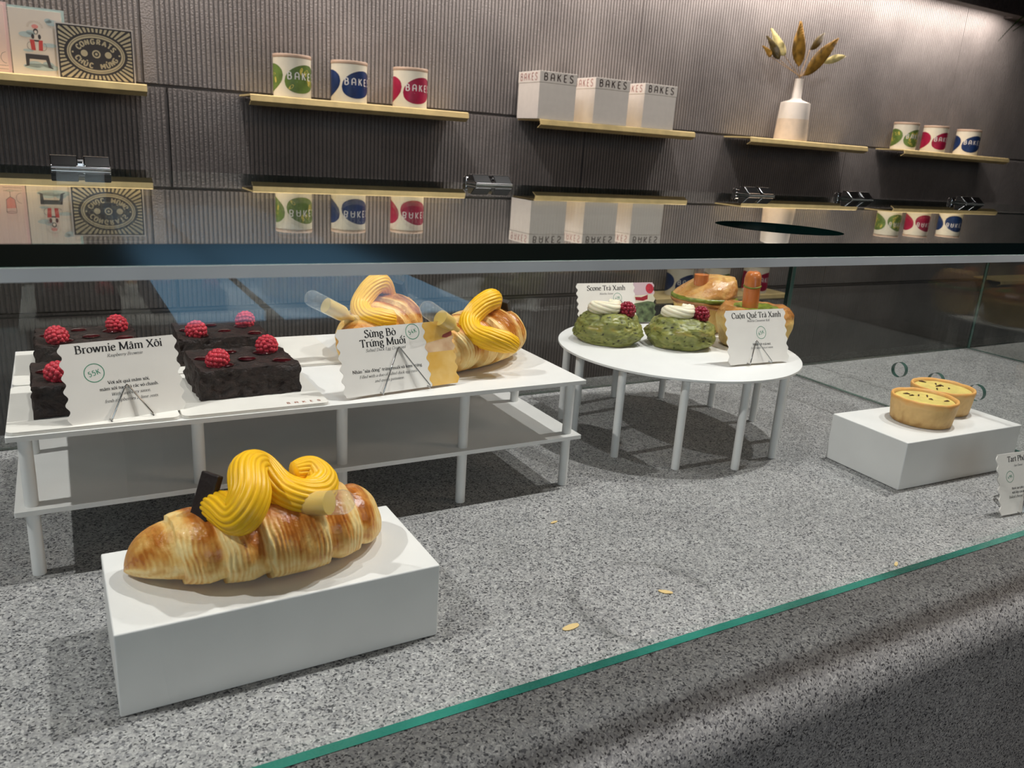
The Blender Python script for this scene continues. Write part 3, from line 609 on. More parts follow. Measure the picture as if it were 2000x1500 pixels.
def rrect(x0, y0, x1, y1, r, n=6):
    P = []
    for cx, cy, a0 in ((x1 - r, y0 + r, -PI / 2), (x1 - r, y1 - r, 0), (x0 + r, y1 - r, PI / 2), (x0 + r, y0 + r, PI)):
        P += [(cx + r * math.cos(a0 + PI / 2 * k / n), cy + r * math.sin(a0 + PI / 2 * k / n)) for k in range(n + 1)]
    return P
ZB = Z2 + 0.0030
for (x0, y0, x1, y1), lab in (((-0.0560, 0.2025, 0.0690, 0.3290), 'white paper cake board at front left of the two-tier stand, behind the brownie price card'),
                              ((0.0710, 0.2020, 0.1965, 0.3290), 'white lettered cake board under the front right brownie'),
                              ((-0.0550, 0.3320, 0.0690, 0.4570), 'white paper cake board at back left of the two-tier stand'),
                              ((0.0710, 0.3320, 0.2520, 0.4560), 'white paper cake board under the back right brownie')):
    w, d = x1 - x0, y1 - y0
    t = thing('cake_board', lab, 'cake board', (x0, y0, Z2 + 0.0003), 0, 'cake boards on the tiered stand')
    p = MB(); p.poly(rrect(0, 0, w, d, 0.006), 0, 0.0026); mk('board', p, 'board', t)
    if 'lettered' in lab:
        p = MB(); text(p, 'BAKES', 0.0042, w - 0.037, 0.006, lambda x, y: (x, y, 0.0028), sans=True, track=60, align='l', weight=9); mk('lettering', p, 'rust_ink', t)

# ------------------------------------------------------------------ price cards and their wire easels
def fit(s, w, **k):
    return w / text_width(s, 1.0, k.get('sans', False), k.get('track', 0))
def card_outline(w, h, nb=6, amp=0.0014):
    P = []
    N = 60
    for i in range(N + 1):                                    # right side, bottom to top
        t = i / N; P.append((w - amp + amp * math.sin(2 * PI * nb * t - PI / 2), t * h))
    for i in range(N + 1):
        t = 1 - i / N; P.append((amp + amp * math.sin(2 * PI * nb * t + PI / 2), t * h))
    return P
def price_card(label, loc, yaw, tilt, w, h, items, ringd=None, photo=None):
    t = thing('price_card', label, 'price card', loc, yaw, 'scalloped price cards', rx=-tilt)
    f = lambda d: (lambda x, y: (x, d, y))
    p = MB(); P = card_outline(w, h); n = len(P)
    p.add([(x, 0, z) for x, z in P] + [(x, 0.0011, z) for x, z in P], [tuple(range(n)), tuple(range(n, 2 * n))[::-1]] + [(i, n + i, n + (i + 1) % n, (i + 1) % n) for i in range(n)])
    mk('card', p, 'card', t)
    if photo: photo(t, w, h, P, f)
    for nm, s, u, v, ww, bold, it, ink in items:
        p = MB(); text(p, s, fit(s, ww * w), u * w, (1 - v) * h, f(-0.0001), bold=bold, italic=0.28 if it else 0); mk(nm, p, ink, t)
    if ringd:
        s, u, v, r, ink = ringd; p = MB(); ring(p, u * w, (1 - v) * h, r, r * 0.075, f(-0.0001)); sz = fit(s, r * 1.25, sans=True, track=10)
        ca, sa = math.cos(0.25), math.sin(0.25); c0, c1 = u * w, (1 - v) * h
        text(p, s, sz, 0, -sz / 2, lambda x, y: (c0 + x * ca - y * sa, -0.0001, c1 + x * sa + y * ca), sans=True, track=10, weight=6.5)
        mk('price_mark', p, ink, t)
    return t
def easel(label, card, u, hw, ht, back=0.030):
    """wire easel that the card leans in: two front feet with lips, an inverted V over the card, two rear struts"""
    t = thing('wire_easel', label, 'wire easel', card.location, card.rotation_euler[2], 'wire easels holding the price cards')
    tilt = -card.rotation_euler[0]; r = 0.00075
    c, s = math.cos(tilt), math.sin(tilt)
    ap = lambda q, off: (u, s * q - off * c, c * q + off * s)
    zz = 0.0009
    A = ap(ht, 0.0012)
    p = MB(); p.tube([(u - hw, 0.020, zz), (u - hw, -0.0055, zz), (u - hw + 0.0006, -0.0050, 0.0030), (A[0] - 0.0015, A[1], A[2] - 0.0015), A, (A[0] + 0.0015, A[1], A[2] - 0.0015), (u + hw - 0.0006, -0.0050, 0.0030), (u + hw, -0.0055, zz), (u + hw, 0.020, zz)], r, 8)
    p.tube([(u - hw, 0.020, zz), (u - 0.002, s * ht + back, zz), (u + 0.002, s * ht + back, zz), (u + hw, 0.020, zz)], r, 8)
    p.tube([(u, s * ht + back, zz), (u, s * ht * 0.8 + 0.006, c * ht * 0.8)], r, 8)
    p.tube([(u - hw, 0.002, 0.0006 + zz), (u + hw, 0.002, 0.0006 + zz)], r, 8)
    mk('wire_frame', p, 'chrome', t, smooth=True)
    return t
LIFT = 0.0026
B, I = True, True
c1 = price_card('price card titled Brownie Mâm Xôi, leaning before the left brownies', (-0.0133, 0.2051, Z2 + LIFT), 0.1778, 0.2986, 0.0914, 0.0650,
    [('title', 'Brownie Mâm Xôi', 0.50, 0.130, 0.735, B, False, 'ink'), ('subtitle', 'Raspberry Brownie', 0.535, 0.205, 0.30, False, I, 'grey_ink'),
     ('description', 'Với sốt quả mâm xôi,', 0.535, 0.545, 0.355, B, False, 'ink'), ('description', 'mâm xôi tươi và rắc vỏ chanh.', 0.535, 0.620, 0.50, B, False, 'ink'),
     ('description', 'With raspberry sauce,', 0.54, 0.695, 0.335, False, I, 'ink'), ('description', 'fresh raspberries & lime zests.', 0.54, 0.775, 0.46, False, I, 'ink')],
    ('55K', 0.262, 0.385, 0.0074, 'green_ink'))
easel('chrome wire easel clasping the Brownie Mâm Xôi card', c1, 0.0465, 0.0160, 0.0275)

def photo_croissant(t, w, h, P, f):
    def edge(u, v): return (u * w, (1 - v) * h)
    n = 40; right_ = []; left_ = []
    for i in range(n + 1):
        q = i / n; right_.append((w - 0.0014 + 0.0014 * math.sin(2 * PI * 6 * q - PI / 2), q * h)); left_.append((0.735 * w + 0.0014 * math.sin(2 * PI * 6 * q + 0.6), q * h))
    p = MB(); fill(p, right_ + left_[::-1], f(-0.00008), 0)
    band = [(x, y) for x, y in left_ if 0.50 * h < y < 0.70 * h]; bandr = [(x, y) for x, y in right_ if 0.50 * h < y < 0.76 * h]
    fill(p, band + bandr[::-1], f(-0.00012), 1)
    fill(p, [edge(0.90, 0.22), edge(0.985, 0.17), edge(0.985, 0.24), edge(0.93, 0.27), edge(0.89, 0.26)], f(-0.00016), 2)
    mk('photo_print', p, ['photo_gold', 'photo_crust', 'photo_plum'], t)
c2 = price_card('price card titled Sừng Bò Trứng Muối with printed croissant photo', (0.2123, 0.2084, Z2 + LIFT), 0.1302, 0.3442, 0.1286, 0.0645,
    [('title', 'Sừng Bò', 0.36, 0.150, 0.265, B, False, 'ink'), ('title', 'Trứng Muối', 0.375, 0.290, 0.385, B, False, 'ink'), ('subtitle', 'Salted Duck Egg Croissant', 0.39, 0.365, 0.335, False, I, 'grey_ink'),
     ('description', 'Nhân "sữa đông" trứng muối và kem trứng', 0.385, 0.665, 0.585, B, False, 'ink'), ('description', 'Filled with a duo of salted duck egg curd', 0.385, 0.745, 0.485, False, I, 'ink'),
     ('description', 'and cream patissiere.', 0.385, 0.825, 0.25, False, I, 'ink')],
    ('54K', 0.635, 0.125, 0.0075, 'green_ink'), photo_croissant)
easel('large chrome wire easel clasping the Sừng Bò Trứng Muối card', c2, 0.0640, 0.0262, 0.0425)

def photo_scone(t, w, h, P, f):
    n = 40; R = []; Lf = []
    for i in range(n + 1):
        q = i / n; R.append((w - 0.0014 + 0.0014 * math.sin(2 * PI * 6 * q - PI / 2), q * h)); Lf.append((0.73 * w + 0.0013 * math.sin(2 * PI * 6 * q), q * h))
    e = lambda u, v: (u * w, (1 - v) * h)
    p = MB(); fill(p, R + Lf[::-1], f(-0.00008), 0)
    fill(p, [q for q in R if q[1] < 0.72 * h] + [q for q in Lf if q[1] < 0.70 * h][::-1], f(-0.00012), 2)
    fill(p, [q for q in R if q[1] < 0.52 * h] + [e(0.90, 0.47)] + [q for q in Lf if q[1] < 0.50 * h][::-1], f(-0.00016), 1)
    fill(p, [e(0.735, 0.36), e(0.82, 0.37), e(0.905, 0.31), e(0.90, 0.42), e(0.84, 0.46), e(0.745, 0.44)], f(-0.0002), 3)
    fill(p, [(x, y) for x, y in ell(0.935 * w, 0.845 * h, 0.052 * w, 0.125 * h)], f(-0.0002), 4)
    mk('photo_print', p, ['photo_pink', 'photo_green', 'whip', 'photo_jam', 'photo_red'], t)
c3 = price_card('price card titled Scone Trà Xanh with a scone photo, standing behind the green scones', (0.6426, 0.4594, 0.1180 + LIFT), -0.0711, 0.3021, 0.1370, 0.0600,
    [('title', 'Scone Trà Xanh', 0.375, 0.180, 0.485, B, False, 'ink'), ('subtitle', 'Matcha Scone', 0.37, 0.285, 0.17, False, I, 'grey_ink'),
     ('description', 'Nhân nam việt quất', 0.30, 0.66, 0.36, B, False, 'ink'), ('description', 'và kem tươi.', 0.33, 0.74, 0.20, B, False, 'ink'), ('description', 'Filled with dried cranberry', 0.30, 0.82, 0.40, False, I, 'ink')],
    ('42K', 0.51, 0.375, 0.0072, 'green_ink'), photo_scone)
easel('chrome wire easel behind the green scones, holding the Scone Trà Xanh card', c3, 0.0740, 0.0200, 0.0340, back=0.018)
c4 = price_card('price card titled Cuộn Quế Trà Xanh, leaning before the front cinnamon roll', (0.7037, 0.2148, 0.1180 + LIFT), -0.0486, 0.3356, 0.1009, 0.0677,
    [('title', 'Cuộn Quế Trà Xanh', 0.515, 0.150, 0.815, B, False, 'ink'), ('subtitle', 'Matcha Cinnamon Roll', 0.535, 0.225, 0.37, False, I, 'grey_ink'),
     ('description', 'Nhân sốt trái mơ.', 0.56, 0.67, 0.30, B, False, 'ink'), ('description', 'Filled with apricot sauce.', 0.56, 0.735, 0.375, False, I, 'ink')],
    ('65K', 0.565, 0.435, 0.0078, 'green_ink'))
easel('chrome wire easel clasping the Cuộn Quế Trà Xanh card', c4, 0.0475, 0.0180, 0.0285)
c5 = price_card('price card titled Tart Phô Mai at the right edge, standing on the granite', (0.8840, -0.0472, LIFT), -0.0958, 0.3180, 0.0770, 0.0683,
    [('title', 'Tart Phô Mai', 0.53, 0.140, 0.60, B, False, 'ink'), ('subtitle', 'Soy Cheese', 0.46, 0.225, 0.19, False, I, 'grey_ink'),
     ('description', 'Bánh tart phô mai đậu nành', 0.55, 0.60, 0.52, B, False, 'ink'), ('description', 'với lớp caramen trứng', 0.53, 0.67, 0.48, B, False, 'ink'), ('description', 'A baked cheese tart with soy', 0.50, 0.74, 0.62, False, I, 'ink')],
    ('49K', 0.265, 0.385, 0.0062, 'green_ink'))
easel('chrome wire easel at the right edge, holding the Tart Phô Mai card', c5, 0.0455, 0.0160, 0.0310)
# ------------------------------------------------------------------ pastries
def croissant_body(L, Wd, H, bend, seed, nu=420, nv=88):
    mb = MB(); V = []; A = []; F = []
    bs = [0, 0.23, 0.52, 0.79, 1.7]
    for i in range(nu + 1):
        t = -1 + 2 * i / nu
        t = math.copysign(1 - (1 - abs(t)) ** 1.0, t)
        E = max(0.0, 1 - abs(t) ** (3.4 if t > 0 else 2.3)) ** 0.60 * 0.88 + 0.12 * max(0, 1 - abs(t) ** 14)
        Ez = E ** 0.85
        for k in range(nv):
            th = 2 * PI * k / nv; cy, sz = math.cos(th), math.sin(th)
            wob = 0.018 * nz(t * 5 + seed, cy * 1.5, sz * 1.5)
            tt = t + 0.045 * math.sin(th + 0.7) * (1 - t * t * 0.5) + wob
            a = abs(tt - 0.13); b = 0
            while a > bs[b + 1]: b += 1
            s = (a - bs[b]) / (bs[b + 1] - bs[b])
            if b == 0: f = 1.03 + 0.03 * (1 - s * s)
            else: f = 0.885 + 0.145 * sst(0, 0.55, s) - 0.015 * s
            side = 1 - sst(0.55, 0.95, sz)
            edge = sst(0.25, 0.8, s)
            lam = math.sin(2 * PI * (a * 30 + 0.55 * nz(t * 9 + seed, cy * 2.5, sz * 2.5)))
            f += 0.0105 * lam * side * edge
            f += 0.030 * nz(t * 6 + seed, cy * 1.7 + 3, sz * 1.7) + 0.010 * nz(t * 26 + seed, cy * 6, sz * 6)
            zc = 0.46 * H * (0.86 * Ez + 0.14)
            y = bend * t * t + Wd / 2 * E * f * cy
            z = zc + ((H - 0.46 * H) * Ez * f * sz if sz > 0 else 0.46 * H * Ez * min(f, 1.02) * sz)
            if z < 0.002: z = 0.0004 + 0.25 * max(0, z)
            V.append((t * L / 2, y, max(z, 0.0003)))
            top = sst(-0.45, 0.55, sz + 0.35 * nz(t * 7 + seed, cy * 2, sz * 2))
            mid = sst(0.0, 0.12, s) * (1 - sst(0.50, 0.80, s)) if b else 1 - sst(0.55, 1.0, s)
            bake = 0.17 + 0.46 * top * mid + 0.26 * nz(t * 9 + seed, cy * 3, sz * 3) + 0.07 * nz(t * 40 + seed, cy * 5, sz * 5) + 0.16 * nz(tt * 62 + seed, cy * 1.3, sz * 1.3) * (0.4 + 0.6 * side) - 0.13 * lam * side * (0.35 + 0.65 * edge) - 0.08 * edge * side
            if a > 0.80: bake -= 0.14 * sst(0.80, 0.92, a)
            if z < 0.006: bake += 0.15
            A.append(max(0, min(1, bake)))
    for i in range(nu):
        for k in range(nv): F.append((i * nv + k, i * nv + (k + 1) % nv, (i + 1) * nv + (k + 1) % nv, (i + 1) * nv + k))
    F.append(tuple(range(nv))[::-1]); F.append(tuple(nu * nv + k for k in range(nv)))
    mb.add(V, F, 0, A); return mb
def rope(pts, rads, ridges=19, amp=0.055, twist=2.5, n=10, per=6):
    P = smooth_path(pts, n); N = len(P); R = []
    rads = [rads] * len(pts) if not hasattr(rads, '__len__') else rads
    for i in range(N):
        q = i / n; j = min(int(q), len(rads) - 2); R.append(rads[j] + (rads[j + 1] - rads[j]) * (q - j))
    mb = MB(); nk = ridges * per; V = []; u = None
    for i in range(N):
        T = (P[min(N - 1, i + 1)] - P[max(0, i - 1)]).normalized()
        u = T.orthogonal().normalized() if u is None else (u - T * u.dot(T)).normalized()
        w = T.cross(u)
        for k in range(nk):
            a = 2 * PI * k / nk; rr = R[i] * (1 - amp + amp * abs(math.cos(a * ridges / 2)) ** 0.7 * 1.6) * (1 + 0.02 * nz(i * 0.4, k * 0.3, 1))
            b = a + twist * i / N
            V.append(P[i] + (u * math.cos(b) + w * math.sin(b)) * rr)
    F = [(i * nk + k, i * nk + (k + 1) % nk, (i + 1) * nk + (k + 1) % nk, (i + 1) * nk + k) for i in range(N - 1) for k in range(nk)]
    F.append(tuple(range(nk))[::-1]); F.append(tuple((N - 1) * nk + k for k in range(nk)))
    mb.add(V, F); return mb
def pipette(parent, a, b, r, fill_mat, fill=0.6, neck=True, from_base=0.0):
    """clear squeeze capsule from a (stuck in the pastry) to b (round end) with its filling"""
    a, b = Vector(a), Vector(b); L = (b - a).length; q = (b - a).to_track_quat('Z', 'Y')
    prof = ([(r * 0.30, 0), (r * 0.34, L * 0.10), (r * 0.95, L * 0.24)] if neck else [(r * 0.97, 0), (r, L * 0.08)]) + [(r, L * 0.3), (r, L - r)]
    prof += [(r * math.cos(PI / 2 * i / 8), L - r + r * math.sin(PI / 2 * i / 8)) for i in range(1, 8)] + [(r * 0.02, L)]
    p = MB(); p.lathe(prof, 32); o = mk('pipette', p, 'plastic_clear' if fill_mat == 'syrup_orange' else 'plastic', parent, a, smooth=True, autosmooth=50); o.rotation_mode = 'QUATERNION'; o.rotation_quaternion = q
    o['label'] = 'clear plastic pipette'
    k = 0.96; zt = L * fill; pf = [(rr * k, z) for rr, z in prof if from_base * L <= z < zt]
    rz = r if zt < L - r else math.sqrt(max(1e-8, r * r - (zt - (L - r)) ** 2))
    pf.append((rz * k, zt)); pf.append((rz * k * 0.9, zt + 0.0002))
    p = MB(); p.lathe(pf, 32); mk('filling', p, fill_mat, o, smooth=True, autosmooth=40)
    return o
def slab_piece(parent, name, c, size, rot, mat):
    p = MB(); sx, sy, sz = size; nx, ny = 10, 10
    p.box((-sx / 2, -sy / 2, -sz / 2), (sx / 2, sy / 2, sz / 2)); o = mk(name, p, mat, parent, c, bevel=0.0010); o.rotation_euler = rot; return o

# the big croissant in front
cf = thing('croissant', 'large golden croissant topped with yellow cream alone on the front block riser', 'croissant', (0.105, 0.0455, 0.0606), 0.0, 'salted egg croissants')
mk('pastry', croissant_body(0.187, 0.074, 0.0555, 0.026, 1.7), 'croissant', cf, smooth=True, attr=True)
sub = lambda p: (p[0] - 0.105, p[1] - 0.0455, p[2] - 0.0606)
path = [(0.068, 0.056, 0.112), (0.074, 0.038, 0.116), (0.0815, 0.0235, 0.1165), (0.089, 0.027, 0.128), (0.0915, 0.044, 0.1375), (0.101, 0.055, 0.1345), (0.112, 0.044, 0.1225), (0.125, 0.034, 0.118), (0.137, 0.038, 0.117), (0.1435, 0.048, 0.121), (0.1375, 0.057, 0.1265), (0.126, 0.055, 0.127)]
mk('cream', rope([sub(p) for p in path], [0.0095, 0.0122, 0.0136, 0.0138, 0.0128, 0.0122, 0.0124, 0.0128, 0.0128, 0.0120, 0.0112, 0.0085], twist=3.0), 'creamy', cf, smooth=True)
slab_piece(cf, 'chocolate_stick', sub((0.0645, 0.050, 0.1205)), (0.0058, 0.016, 0.034), (0.0, 0.40, 0.55), 'choco')
pipette(cf, sub((0.119, 0.037, 0.112)), sub((0.1525, 0.002, 0.1235)), 0.0086, 'syrup_yellow', 0.62)

# the two on the tiered stand
def stand_croissant(label, loc, yaw, pw, pr, pip, cho, seed):
    t = thing('croissant', label, 'croissant', loc, 0, 'salted egg croissants')
    b = mk('pastry', croissant_body(0.185, 0.080, 0.0600, 0.016, seed), 'croissant', t, smooth=True, attr=True); b.rotation_euler = (0, 0, yaw)
    s = lambda p: (p[0] - loc[0], p[1] - loc[1], p[2] - loc[2])
    mk('cream', rope([s(p) for p in pw], pr, twist=2.6), 'creamy', t, smooth=True)
    pipette(t, s(pip[0]), s(pip[1]), 0.0088, 'syrup_yellow', pip[2])
    slab_piece(t, 'chocolate_stick', s(cho[0]), (0.006, 0.030, 0.034), cho[1], 'choco')
ZS = Z2 + 0.0004
stand_croissant('cream topped croissant at the right end of the tiered stand, beside its photo card', (0.394, 0.296, ZS), math.radians(30),
    [(0.420, 0.312, 0.182), (0.413, 0.300, 0.196), (0.403, 0.288, 0.199), (0.388, 0.282, 0.193), (0.371, 0.272, 0.180), (0.369, 0.256, 0.170), (0.383, 0.246, 0.166), (0.400, 0.243, 0.162), (0.412, 0.243, 0.158)],
    [0.008, 0.0105, 0.0118, 0.0115, 0.0112, 0.0115, 0.0122, 0.0118, 0.0090], ((0.348, 0.252, 0.176), (0.301, 0.238, 0.2065), 0.52), ((0.433, 0.322, 0.181), (0.2, -0.6, 0.5)), 5.2)
stand_croissant('cream topped croissant mostly behind the Sừng Bò Trứng Muối card', (0.319, 0.391, ZS), math.radians(54),
    [(0.333, 0.412, 0.182), (0.322, 0.400, 0.196), (0.310, 0.388, 0.203), (0.296, 0.380, 0.196), (0.282, 0.368, 0.181), (0.283, 0.352, 0.172), (0.297, 0.344, 0.170), (0.312, 0.344, 0.170)],
    [0.008, 0.0105, 0.0118, 0.0115, 0.0112, 0.0118, 0.0122, 0.0095], ((0.268, 0.350, 0.170), (0.2125, 0.337, 0.2010), 0.60), ((0.345, 0.424, 0.187), (0.2, -0.6, 0.5)), 9.4)

# raspberries: drupelets spread over an egg shape
def raspberry_mb(r=0.0108, n=64, cone=0.0):
    p = MB(); ga = PI * (3 - math.sqrt(5))
    p.sphere((0, 0, 0), (r * 0.90, r * 0.90, r * 0.82), 18, 12)
    for i in range(n):
        z = 1 - 2 * (i + 0.5) / n; q = math.sqrt(1 - z * z); a = ga * i; k = 1 - cone * max(0, z)
        p.sphere((r * 0.815 * q * k * math.cos(a), r * 0.815 * q * k * math.sin(a), r * 0.735 * z * (1 + cone)), r * 0.235, 8, 6)
    return p
RB = mk('raspberry', raspberry_mb(), 'rasp', smooth=True); RBM = RB.data; bpy.data.objects.remove(RB)
RD = mk('raspberry', raspberry_mb(0.0110, 58, 0.30), 'rasp_dark', smooth=True); RDM = RD.data; bpy.data.objects.remove(RD)
def berry(parent, loc, rot, me=None, s=1.0):
    o = bpy.data.objects.new('raspberry', me or RBM); COL.objects.link(o); o.parent = parent; o.location = loc; o.rotation_euler = rot; o.scale = (s, s, s); return o

# brownies
def brownie_body(w, d, h, seed, nx=64, ny=54, nh=18):
    mb = MB(); V = []; F = []; idx = {}
    def pt(i, j, k):
        key = (i, j, k)
        if key in idx: return idx[key]
        x, y, z = (i / nx - 0.5) * w, (j / ny - 0.5) * d, k / nh * h
        on_side = i in (0, nx) or j in (0, ny)
        g = 0.0022 * nz(x + seed, y, z * 1.6, 75) + 0.0012 * nz(x + seed, y, z, 210)
        hole = max(0, nz(x + seed, y + 7, z, 160) - 0.32) * 0.006
        dirx = -1 if i == 0 else (1 if i == nx else 0); diry = -1 if j == 0 else (1 if j == ny else 0)
        x += dirx * (g - hole); y += diry * (g - hole)
        if on_side and k == nh: x -= dirx * 0.0010; y -= diry * 0.0010
        if k == nh:
            ed = min(i, nx - i) / nx * w; ed2 = min(j, ny - j) / ny * d
            z += 0.0014 * nz(x + seed, y, 0, 60) + 0.0006 * nz(x + seed, y, 3, 240) + 0.0010 * (1 - sst(0, 0.006, min(ed, ed2)))
        idx[key] = len(V); V.append((x, y, z)); return idx[key]
    for i in range(nx):
        for j in range(ny):
            F.append((pt(i, j, nh), pt(i + 1, j, nh), pt(i + 1, j + 1, nh), pt(i, j + 1, nh))); F.append((pt(i, j, 0), pt(i, j + 1, 0), pt(i + 1, j + 1, 0), pt(i + 1, j, 0)))
    for k in range(nh):
        for i in range(nx):
            F.append((pt(i, 0, k), pt(i + 1, 0, k), pt(i + 1, 0, k + 1), pt(i, 0, k + 1))); F.append((pt(i, ny, k), pt(i, ny, k + 1), pt(i + 1, ny, k + 1), pt(i + 1, ny, k)))
        for j in range(ny):
            F.append((pt(0, j, k), pt(0, j, k + 1), pt(0, j + 1, k + 1), pt(0, j + 1, k))); F.append((pt(nx, j, k), pt(nx, j + 1, k), pt(nx, j + 1, k + 1), pt(nx, j, k + 1)))
    mb.add(V, F); return mb
def make_brownie(label, loc, rz, seed):
    t = thing('brownie', label, 'brownie', loc, rz, 'raspberry brownies')
    mk('cake', brownie_body(0.090, 0.076, 0.0262, seed), 'brownie', t, smooth=True, autosmooth=50)
    berry(t, (-0.0255, -0.0195, 0.0318), (0.4, 0.5, seed)); berry(t, (0.0290, 0.0190, 0.0318), (0.9, 0.2, seed * 2))
    for x, y, r in ((-0.0330, 0.0060, 0.0074), (0.0040, -0.0050, 0.0072), (0.0330, -0.0200, 0.0080), (0.0235, 0.0130, 0.0084), (-0.0060, 0.0250, 0.0066), (-0.0215, -0.0200, 0.0090)):
        p = MB(); n = 22; prof = [(1, 0), (0.92, 0.16), (0.72, 0.30), (0.4, 0.38), (0.03, 0.40)]
        p.lathe([(r * a, r * 0.75 * b) for a, b in prof], n, fn=lambda q, an, j: Vector((q.x * (1.1 + 0.14 * math.sin(2 * an + seed)), q.y * (0.9 + 0.1 * math.sin(3 * an)), q.z)))
        mk('jam_drop', p, 'jam', t, (x, y, 0.0264), smooth=True)
    return t
make_brownie('front right raspberry brownie, fully in view beside the Brownie Mâm Xôi card', (0.1340, 0.2770, ZB + 0.0003), 0.035, 3.1)
make_brownie('raspberry brownie at back right, behind the fully visible front one', (0.1350, 0.3940, ZB + 0.0003), -0.045, 11.3)
make_brownie('raspberry brownie at front left, mostly hidden behind the Brownie Mâm Xôi card', (0.0075, 0.2690, ZB + 0.0003), 0.03, 20.9)
make_brownie('raspberry brownie at back left, above the Brownie Mâm Xôi card', (0.0090, 0.4000, ZB + 0.0003), 0.0, 31.7)

# matcha scones on the round stand
def scone_body(a, b, h, seed, nu=150, nv=80):
    mb = MB(); V = []; A = []; F = []
    for j in range(nv + 1):
        ph = -PI / 2 + PI * j / nv
        for k in range(nu):
            an = 2 * PI * k / nu; cx, cy, sz = math.cos(ph) * math.cos(an), math.cos(ph) * math.sin(an), math.sin(ph)
            f = 1 + 0.05 * max(0, sz) + 0.12 * nz(cx * 1.6 + seed, cy * 1.6, sz * 1.6) + 0.085 * nz(cx * 3.0 + seed, cy * 3.4, sz * 3.4) + 0.030 * nz(cx * 9 + seed, cy * 9, sz * 9) + 0.016 * nz(cx * 22 + seed, cy * 22, sz * 22)
            ex = abs(math.cos(ph)) ** (0.86 if sz > 0 else 0.42)
            x, y = a * f * ex * math.cos(an), b * f * ex * math.sin(an)
            z = h * 0.42 + (h * 0.58 * f * sz if sz > 0 else h * 0.56 * sz)
            z = max(z, 0.0004); V.append((x, y, z))
            sp = nz(cx * 13 + seed, cy * 13, sz * 9)
            A.append(max(0, min(1, 0.50 + 0.22 * nz(cx * 3 + seed, cy * 3, sz * 3) + 0.22 * sst(0.2, 0.8, sz) * nz(cx * 5, cy * 5, 2) + 0.16 * (1 - sst(0.0, 0.25, abs(sz - 0.25))) + 0.12 * sst(0.3, 0.9, -sz) - (0.42 if sp > 0.46 else 0))))
    for j in range(nv):
        for k in range(nu): F.append((j * nu + k, j * nu + (k + 1) % nu, (j + 1) * nu + (k + 1) % nu, (j + 1) * nu + k))
    mb.add(V, F, 0, A); return mb
def make_scone(label, loc, rz, seed):
    t = thing('scone', label, 'scone', loc, 0, 'matcha scones')
    o = mk('bun', scone_body(0.0450, 0.0410, 0.0420, seed), 'scone', t, smooth=True, attr=True); o.rotation_euler = (0, 0, rz)
    P = []; R = []
    for i in range(13):
        a = 0.4 + 2 * PI * 1.15 * i / 12; r = 0.0125 if i < 9 else 0.0085
        P.append((-0.004 + 1.35 * r * math.cos(a), r * math.sin(a) * 0.95, 0.0405 + 0.0008 * i)); R.append(0.0088 if i < 11 else 0.006)
    o = mk('cream', rope(P, R, ridges=9, amp=0.07, twist=6, n=6), 'whip', t, smooth=True); o.rotation_euler = (0, 0, -0.6)
    o = berry(t, (0.0165, -0.0165, 0.0445), (2.2, 0.5, 0.4 + seed), RDM, 1.08)
    return t
make_scone('green matcha scone at left on the round stand, in front of its price card', (0.6310, 0.3725, 0.1184), -0.62, 2.4)
make_scone('green matcha scone beside the back cinnamon roll, right one of two', (0.7180, 0.3250, 0.1184), -0.55, 8.8)

# cinnamon rolls
def roll_body(prof, seed, n=84, cap=0.0):
    mb = MB()
    N = len(prof); zs = [z for r, z in prof]; zm = max(zs)
    def fn(p, a, j):
        f = 1 + 0.035 * nz(math.cos(a) * 1.5 + seed, math.sin(a) * 1.5, p.z * 40) + 0.03 * nz(math.cos(a) * 4 + seed, math.sin(a) * 4, p.z * 90)
        return Vector((p.x * f, p.y * f, p.z + (0.0035 * nz(p.x * 60 + seed, p.y * 60, 5) if p.z > zm * 0.45 else 0)))
    def at(p, a, j): return max(0, min(1, prof_b[j] + 0.22 * nz(math.cos(a) * 3 + seed, math.sin(a) * 3, p.z * 70)))
    prof_b = [b for r, z, b in [(q[0], q[1], q[2] if len(q) > 2 else 0.3) for q in prof3]]
    mb.lathe(prof, n, fn=fn, attr=at); return mb
t = thing('cinnamon_roll', 'domed matcha cinnamon roll with a half empty pipette, at the back of the round stand', 'cinnamon roll', (0.8230, 0.4010, 0.1184), 0, 'matcha cinnamon rolls')
def dense(P, m=4):
    out = []
    for i in range(len(P) - 1):
        for k in range(m): q = k / m; out.append(tuple(P[i][c] + (P[i + 1][c] - P[i][c]) * q for c in range(3)))
    out.append(P[-1]); return out
prof3 = dense([(0.030, 0.0004, 0.25), (0.034, 0.004, 0.2), (0.0405, 0.025, 0.22), (0.0445, 0.0385, 0.35), (0.0475, 0.0415, 0.85), (0.0490, 0.0445, 0.80), (0.047, 0.0470, 0.55)], 4)
mk('pastry', roll_body([(a, b) for a, b, c in prof3], 3.3), 'roll', t, smooth=True, attr=True)
prof3 = dense([(0.046, 0.0, 0.6), (0.0475, 0.004, 0.6)], 3)
p = MB(); p.lathe([(0.044, 0.0455), (0.0485, 0.0470), (0.0485, 0.0510), (0.044, 0.0530)], 72, fn=lambda q, a, j: q * (1 + 0.03 * nz(math.cos(a) * 2, math.sin(a) * 2, 4)) if False else Vector((q.x * (1 + 0.04 * nz(math.cos(a) * 2, math.sin(a) * 2, 4)), q.y * (1 + 0.04 * nz(math.cos(a) * 2, math.sin(a) * 2, 4)), q.z)))
mk('matcha_layer', p, 'matcha', t, smooth=True)
prof3 = dense([(0.046, 0.0515, 0.45), (0.0455, 0.0550, 0.65), (0.039, 0.0660, 0.66), (0.027, 0.0770, 0.6), (0.010, 0.0800, 0.55), (0.0005, 0.0803, 0.5)], 5)
